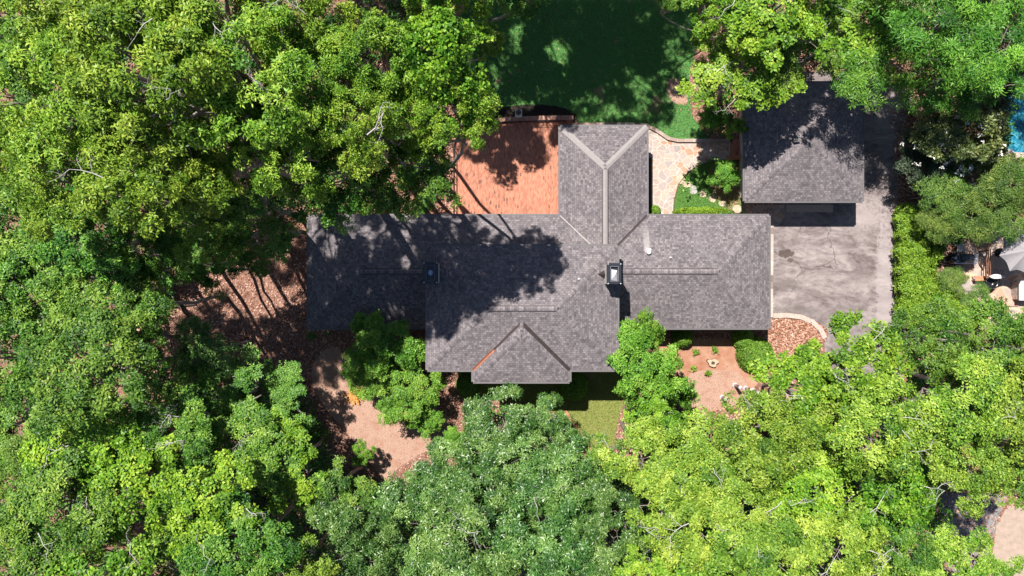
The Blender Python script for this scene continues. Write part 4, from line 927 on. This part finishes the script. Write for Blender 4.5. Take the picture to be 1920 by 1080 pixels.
# ------------------------------------------------------------------ stones, stump, posts, pots
STEP = plain('stepping_stone', (.58, .45, .33), .85, .2, var=.25, sc=4)
for i, (px, py, r_, ry_, lb) in enumerate([(1276, 337, 9, 9, 'first stepping stone beside the curved edging'), (1287, 346, 9, 7, 'ochre stepping stone second from the flagstones'), (1300, 356, 8, 10, 'grey stepping stone in the middle of the garden lawn'), (1318, 364, 8, 7, 'pale stepping stone with a dark mark'), (1336, 373, 8, 8, 'square tan stepping stone'), (1354, 382, 7, 6, 'stepping stone at the end of the grass'), (1380, 393, 10, 9, 'tan boulder by the garage corner')]):
    rng = random.Random(i); n = 7; x, y = P(px, py); b = BM(); pts = [(r_ / 30 * rng.uniform(.85, 1.1) * math.cos(2 * PI * k / n + i), ry_ / 30 * rng.uniform(.85, 1.1) * math.sin(2 * PI * k / n + i)) for k in range(n)]
    b.prism(pts, 0, .05 if i < 6 else .3); o = b.ob('stepping_stone' if i < 6 else 'boulder', STEP if i != 2 else plain('grey_stone', (.42, .40, .37), .85, .2), None, (x, y, .006), bevel=.012 if i < 6 else .08)
    tag(o, lb, 'stone', 'stepping stones in the garden lawn' if i < 6 else None)
x, y = P(1337, 680, .2); t = thing('tree_stump', 'pale cut tree stump on the red soil', 'stump', (x, y, 0)); b = BM(); n = 22
rad = [.30 + .05 * math.sin(3 * 2 * PI * k / n) + .03 * math.sin(5 * 2 * PI * k / n + 1) for k in range(n)]; o0 = [(rad[k] * 1.1 * math.cos(2 * PI * k / n), rad[k] * .85 * math.sin(2 * PI * k / n)) for k in range(n)]
b.prism(o0, 0, .2); b.ob('bark', DBARK, t); b = BM(); b.prism([(a * .96, c * .96) for a, c in o0], .2, .212)
m, tt, bb = M('cut_wood', .85, .15); w_ = tt.nodes.new('ShaderNodeTexWave'); w_.wave_type = 'RINGS'; w_.rings_direction = 'Z'; w_.inputs['Scale'].default_value = 6; w_.inputs['Distortion'].default_value = 2.5
tt.links.new(objco(tt), w_.inputs['Vector']); tt.links.new(ramp(tt, w_.outputs['Fac'], [(0, (.5, .34, .22)), (1, (.62, .47, .35))]), bb.inputs['Base Color']); b.ob('cut_face', m, t)
b = BM(); b.prism([(-.1, -.12), (.1, -.1), (.12, .03), (-.02, .1), (-.12, .02)], .205, .222); b.ob('hollow', DBARK, t)
PW = plain('weathered_post', (.56, .52, .55), .8, .2, var=.12)
for i, (px, py, lb, h) in enumerate([(1378, 722, 'grey post standing nearest the red soil, with long shadow', 1.15), (1398, 728, 'grey post half under leaves right of the taller one', 1.05), (1354, 745, 'short grey post on the needle bed', .8), (1412, 732, 'grey post mostly hidden under the yellow tree', 1.0)]):
    x, y = P(px, py); t = thing('garden_post', lb, 'post', (x, y, 0), 0, 'grey garden posts'); b = BM(); b.lathe([(.10, 0), (.10, h - .05), (.12, h - .04), (.12, h), (.02, h + .01)], n=14); b.ob('post', PW, t); b = BM(); b.lathe([(.16, 0), (.16, .06), (.1, .07)], n=14); b.ob('base', PW, t)
# potted things by the garage side door
TERRA = plain('terracotta', (.62, .27, .17), .8, .2, var=.15); 
for i, (px, py, r_, lb, c) in enumerate([(1390, 296, .2, 'large dark-filled pot at the garage wall', PW), (1391, 252, .13, 'small round pot above the brick step', PW)]):
    x, y = P(px, py); t = thing('flower_pot', lb, 'pot', (x, y, 0), 0, 'pots by the garage'); b = BM(); b.lathe([(r_ * .7, 0), (r_, .38), (r_ * 1.08, .40), (r_ * 1.08, .44), (r_ * .9, .44), (r_ * .88, .36)], n=18); b.ob('pot', c, t); b = BM(); b.lathe([(r_ * .86, .37), (.02, .38)], n=18); b.ob('potting_soil', G_MULCH, t)
x, y = P(1380, 281); t = thing('brick_step', 'brick step at the end of the flagstone path by the garage', 'step', (x, y, 0)); b = BM(); b.box(-.42, .42, -.62, .62, 0, .16); b.ob('bricks', G_BRICK, t); b = BM(); b.box(-.47, -.422, -.62, .62, 0, .18); b.ob('nosing', G_CONC, t)
x, y = P(1376, 297); t = thing('wooden_bench', 'narrow slatted wooden bench by the garage wall', 'bench', (x, y, 0), .05); WOODR = plain('red_wood', (.58, .26, .15), .7, .2, var=.2)
b = BM(); [b.box(-.5, .5, -.14 + k * .1, -.07 + k * .1, .42, .45) for k in range(3)]; b.ob('seat', WOODR, t)
for sx in (-.44, .44):
    for sy in (-.1, .1): b = BM(); b.box(sx - .03, sx + .03, sy - .03, sy + .03, 0, .42); b.ob('leg', WOODR, t)
# dark strip standing in for the shaded gap east of the north wing
x, y = P(1216, 345); t = thing('shade_strip', 'dark strip for the shaded gap along the east wall of the north wing', 'shade strip', (x - .15, y, 0)); b = BM(); [b.box(-.25 + k * .13, -.13 + k * .13, -1.6, 1.6, .3, .34) for k in range(4)]; b.ob('shade_slats', plain('shade_dark', (.06, .05, .05), .7, .2), t); b = BM(); b.box(-.25, .25, -1.6, 1.6, .02, .29); b.ob('shade_base', DARKM, t)
# fallen branch and two dead limbs on the clearing
for i, (px, py, rz, s, lb, z) in enumerate([(335, 640, -1.2, 1.9, 'curved bare grey branch hanging over the dark hollow', 3), (690, 618 + 40, .9, 1.0, 'thin leafless branch tip over the pine straw', 2), (1255, 905, 1.0, 0, '', 0)]):
    if s: x, y = P(px, py, z); o = link('fallen_branch', DEADS[i], None, (x, y, z if i else .35)); o.scale = (s, s, s); o.rotation_euler = (0, .15, rz); tag(o, lb, 'branch', None)
x, y = P(325, 574, .3); rng = np.random.default_rng(2)
o = link('fallen_log', tube_mesh('fallen_log', bent((-1.2, -.25, .12), (1.3, .1, .12), .10, .07, rng, 5, .1) + bent((.3, 0, .12), (1.7, -1.5, .1), .06, .03, rng, 4, .15), DBARK, 8), None, (x, y, 0)); tag(o, 'dark forked log lying on the leaf litter', 'log')

# ------------------------------------------------------------------ pool and neighbour's terrace
b = BM(); pp = [P(*q) for q in POOL]; b.prism(pp, .0, .02)
m, t_, bb = M('pool_water', .06, .5); oo = objco(t_); n1 = noise(t_, 3.2, 3, .6, oo, 1.2)
t_.links.new(ramp(t_, n1, [(.38, (.012, .12, .21)), (.5, (.025, .22, .33)), (.62, (.09, .36, .45))]), bb.inputs['Base Color']); bump(t_, bb, noise(t_, 5, 3, .6, oo, .6), .4, .05)  # noise paints caustic-like light and dark patches into the water colour
o = b.ob('water', m); o['kind'] = 'structure'
ribbon_wall('pool_coping', [(1990, 294), (1930, 292), (1900, 291), (1874, 276), (1881, 240), (1874, 200), (1882, 138)], .34, 0, .12, G_CONC, 'pale stone coping around the blue pool', 'coping')
# parasol
x, y = P(1924, 470, 2.5); t = thing('parasol', 'grey scalloped parasol at the right edge of the terrace', 'parasol', (x, y, 0)); b = BM(); n = 8; r0 = 1.45
for k in range(n):
    a0, a1 = 2 * PI * k / n + .2, 2 * PI * (k + 1) / n + .2; A = Vector((r0 * math.cos(a0), r0 * math.sin(a0), 2.25)); B = Vector((r0 * math.cos(a1), r0 * math.sin(a1), 2.25)); T = Vector((0, 0, 2.75)); prev = [T, T]; m_ = 5
    rows = []
    for i in range(m_ + 1):
        f = i / m_; row = []
        for j in range(m_ + 1):
            g_ = j / m_; p = T.lerp(A.lerp(B, g_), f); sag = math.sin(PI * g_) * f; p = p + Vector((0, 0, -.10 * sag)); c_ = Vector((p.x, p.y, 0)); p = p - c_ * (.14 * sag * f); row.append(p)
        rows.append(row)
    for i in range(m_):
        for j in range(m_):
            q = [rows[i][j], rows[i + 1][j], rows[i + 1][j + 1], rows[i][j + 1]]
            if i == 0: q = [rows[0][0], rows[1][j], rows[1][j + 1]]
            b.face([tuple(v) for v in q])
b.ob('canopy', plain('grey_canvas', (.33, .31, .33), .9, .1, var=.06), t)
b = BM(); b.tube([(0, 0, 0), (0, 0, 2.85)], .03, 10); b.ob('pole', IRON, t)
for k in range(n): a0 = 2 * PI * k / n + .2; b = BM(); b.tube([(0, 0, 2.70), (r0 * .98 * math.cos(a0), r0 * .98 * math.sin(a0), 2.21)], .012, 5); b.ob('rib', IRON, t)
b = BM(); b.lathe([(.28, 0), (.28, .07), (.06, .12)], n=20); b.ob('base', IRON, t)
# barbecue
STEEL = plain('brushed_steel', (.62, .63, .66), .3, .5, .7, var=.1); BLK = plain('black_enamel', (.02, .022, .026), .25, .6, .2, var=.2)
x, y = P(1812, 484, .9); t = thing('barbecue', 'black gas barbecue with steel side shelf on the terrace edge', 'barbecue', (x, y, 0))
b = BM(); b.box(-.38, .38, -.26, .26, .1, .85); b.ob('cabinet', BLK, t, bevel=.02)
b = BM(); N = 10; prof = [(-.28 + .56 * i / N, .86 + .26 * math.sin(PI * i / N)) for i in range(N + 1)]
for i in range(N): (ya, za), (yb, zb_) = prof[i], prof[i + 1]; b.face([(-.40, ya, za), (.40, ya, za), (.40, yb, zb_), (-.40, yb, zb_)], smooth_=True)
b.face([(-.40, yy, zz) for yy, zz in prof]); b.face([(.40, yy, zz) for yy, zz in reversed(prof)]); lid = b.ob('lid', plain('grey_blue_enamel', (.10, .12, .16), .25, .6, .3), t)
b = BM(); b.tube([(-.3, -.33, .95), (.3, -.33, .95)], .016, 8); b.ob('handle', STEEL, lid)
for s_ in (-1, 1):
    b = BM(); b.box(*sorted((s_ * .40, s_ * .78)), -.24, .24, .82, .86); b.ob('side_shelf', STEEL, t, bevel=.01)
b = BM(); b.box(-.7, .7, -.33, -.28, .72, .84); b.ob('control_panel', STEEL, t)
for k in range(4): b = BM(); b.tube([(-.27 + k * .18, -.36, .78), (-.27 + k * .18, -.33, .78)], .03, 10); b.ob('knob', BLK, t)
for sx in (-.34, .34):
    for sy in (-.22, .22): b = BM(); b.lathe([(.04, 0), (.04, .1)], (sx, sy), 10); b.ob('wheel', BLK, t)
x, y = P(1788, 484, .9); t = thing('kettle_grill', 'round black smoker with pale vent left of the gas barbecue', 'barbecue', (x, y, 0))
b = BM(); b.lathe([(.1, .45), (.27, .58), (.32, .75), (.32, .8)], n=24); b.ob('bowl', BLK, t); b = BM(); b.lathe([(.33, .8), (.31, .92), (.22, 1.04), (.08, 1.09)], n=24); l_ = b.ob('lid', BLK, t)
b = BM(); b.lathe([(.08, 1.09), (.09, 1.13), (.05, 1.14)], n=14); b.ob('vent', STEEL, l_)
for k in range(3): a = k * 2.094; b = BM(); b.tube([(.15 * math.cos(a), .15 * math.sin(a), .5), (.32 * math.cos(a), .32 * math.sin(a), 0)], .016, 8); b.ob('leg', STEEL, t)
b = BM(); b.tube([(-.45, -.25, .7), (-.5, 0, .72), (-.42, .3, .7), (0, .42, .7), (.42, .4, .7)], .02, 8); b.ob('rail', STEEL, t)
# garden furniture by the barbecue
x, y = P(1803, 465, .5); t = thing('garden_chair', 'white metal garden chair partly under the juniper', 'chair', (x, y, 0), .1); b = BM(); [b.box(-.24 + k * .1, -.17 + k * .1, -.22, .22, .43, .45) for k in range(5)]; b.ob('seat', WHITE, t)
b = BM(); [b.box(-.24 + k * .1, -.2 + k * .1, .22, .25, .43, .92) for k in range(5)]; b.box(-.26, .26, .22, .25, .925, .97); b.ob('backrest', WHITE, t)
for sx in (-.22, .22):
    for sy in (-.2, .2): b = BM(); b.tube([(sx, sy, 0), (sx, sy, .43)], .015, 8); b.ob('leg', WHITE, t)
# hanging chair on a curved stand
x, y = P(1862, 524, .6); t = thing('hammock_chair', 'lounge chair with white cushion and black shell hanging in a curved stand', 'lounge chair', (x, y, 0))
b = BM(); b.tube([(.42 * math.cos(a), -.25 + .62 * math.sin(a), .03 + .9 * max(0, math.sin(a * .5 + .5))) for a in [(-1.9 + i * .25) for i in range(14)]], .025, 8); b.ob('stand', IRON, t)
b = BM(); N = 10
b.lathe([(.05, .35), (.26, .42), (.36, .58), (.38, .75), (.36, .76), (.33, .6), (.2, .47)], (-.15, -.2), 20); b.ob('shell', BLK, t)
b = BM(); b.prism(curve([(-.45, .18), (-.15, .32), (.25, .26), (.5, .12), (.15, .05), (-.25, .05)], 4), .95, 1.02, True); b.ob('cushion', WHITE, t, bevel=.02)
x, y = P(1840, 522, .4); t = thing('side_table', 'small red-brown wooden table beside the lounge chair', 'table', (x, y, 0)); b = BM(); b.box(-.42, .42, -.15, .15, .42, .46); b.ob('tabletop', WOODR, t, bevel=.01)
for sx in (-.36, .36):
    for sy in (-.1, .1): b = BM(); b.box(sx - .025, sx + .025, sy - .025, sy + .025, 0, .42); b.ob('leg', WOODR, t)
x, y = P(1918, 545, .7); t = thing('outdoor_counter', 'white topped outdoor counter at the right edge', 'counter', (x, y, 0)); b = BM(); b.box(-.33, .6, -.6, .6, .8, .86); b.ob('countertop', WHITE, t, bevel=.01); b = BM(); b.box(-.27, .55, -.54, .54, 0, .8); b.ob('cabinet', mat_flag('counter_stone', 5, (.6, .58, .55)), t)
RAILW = plain('brown_wood', (.20, .10, .07), .7, .2, var=.2)
x, y = P(1836, 495); t = thing('pergola', 'dark brown wooden rail posts at the left edge of the terrace', 'railing', (x, y, 0))
for k in range(3): b = BM(); b.box(-.12 + k * .12, -.08 + k * .12, -.9, .9, .85, .90); b.ob('rail', RAILW, t)
for k in range(3): b = BM(); b.box(-.05, .05, -.85 + k * .8, -.77 + k * .8, 0, .85); b.ob('post', RAILW, t)
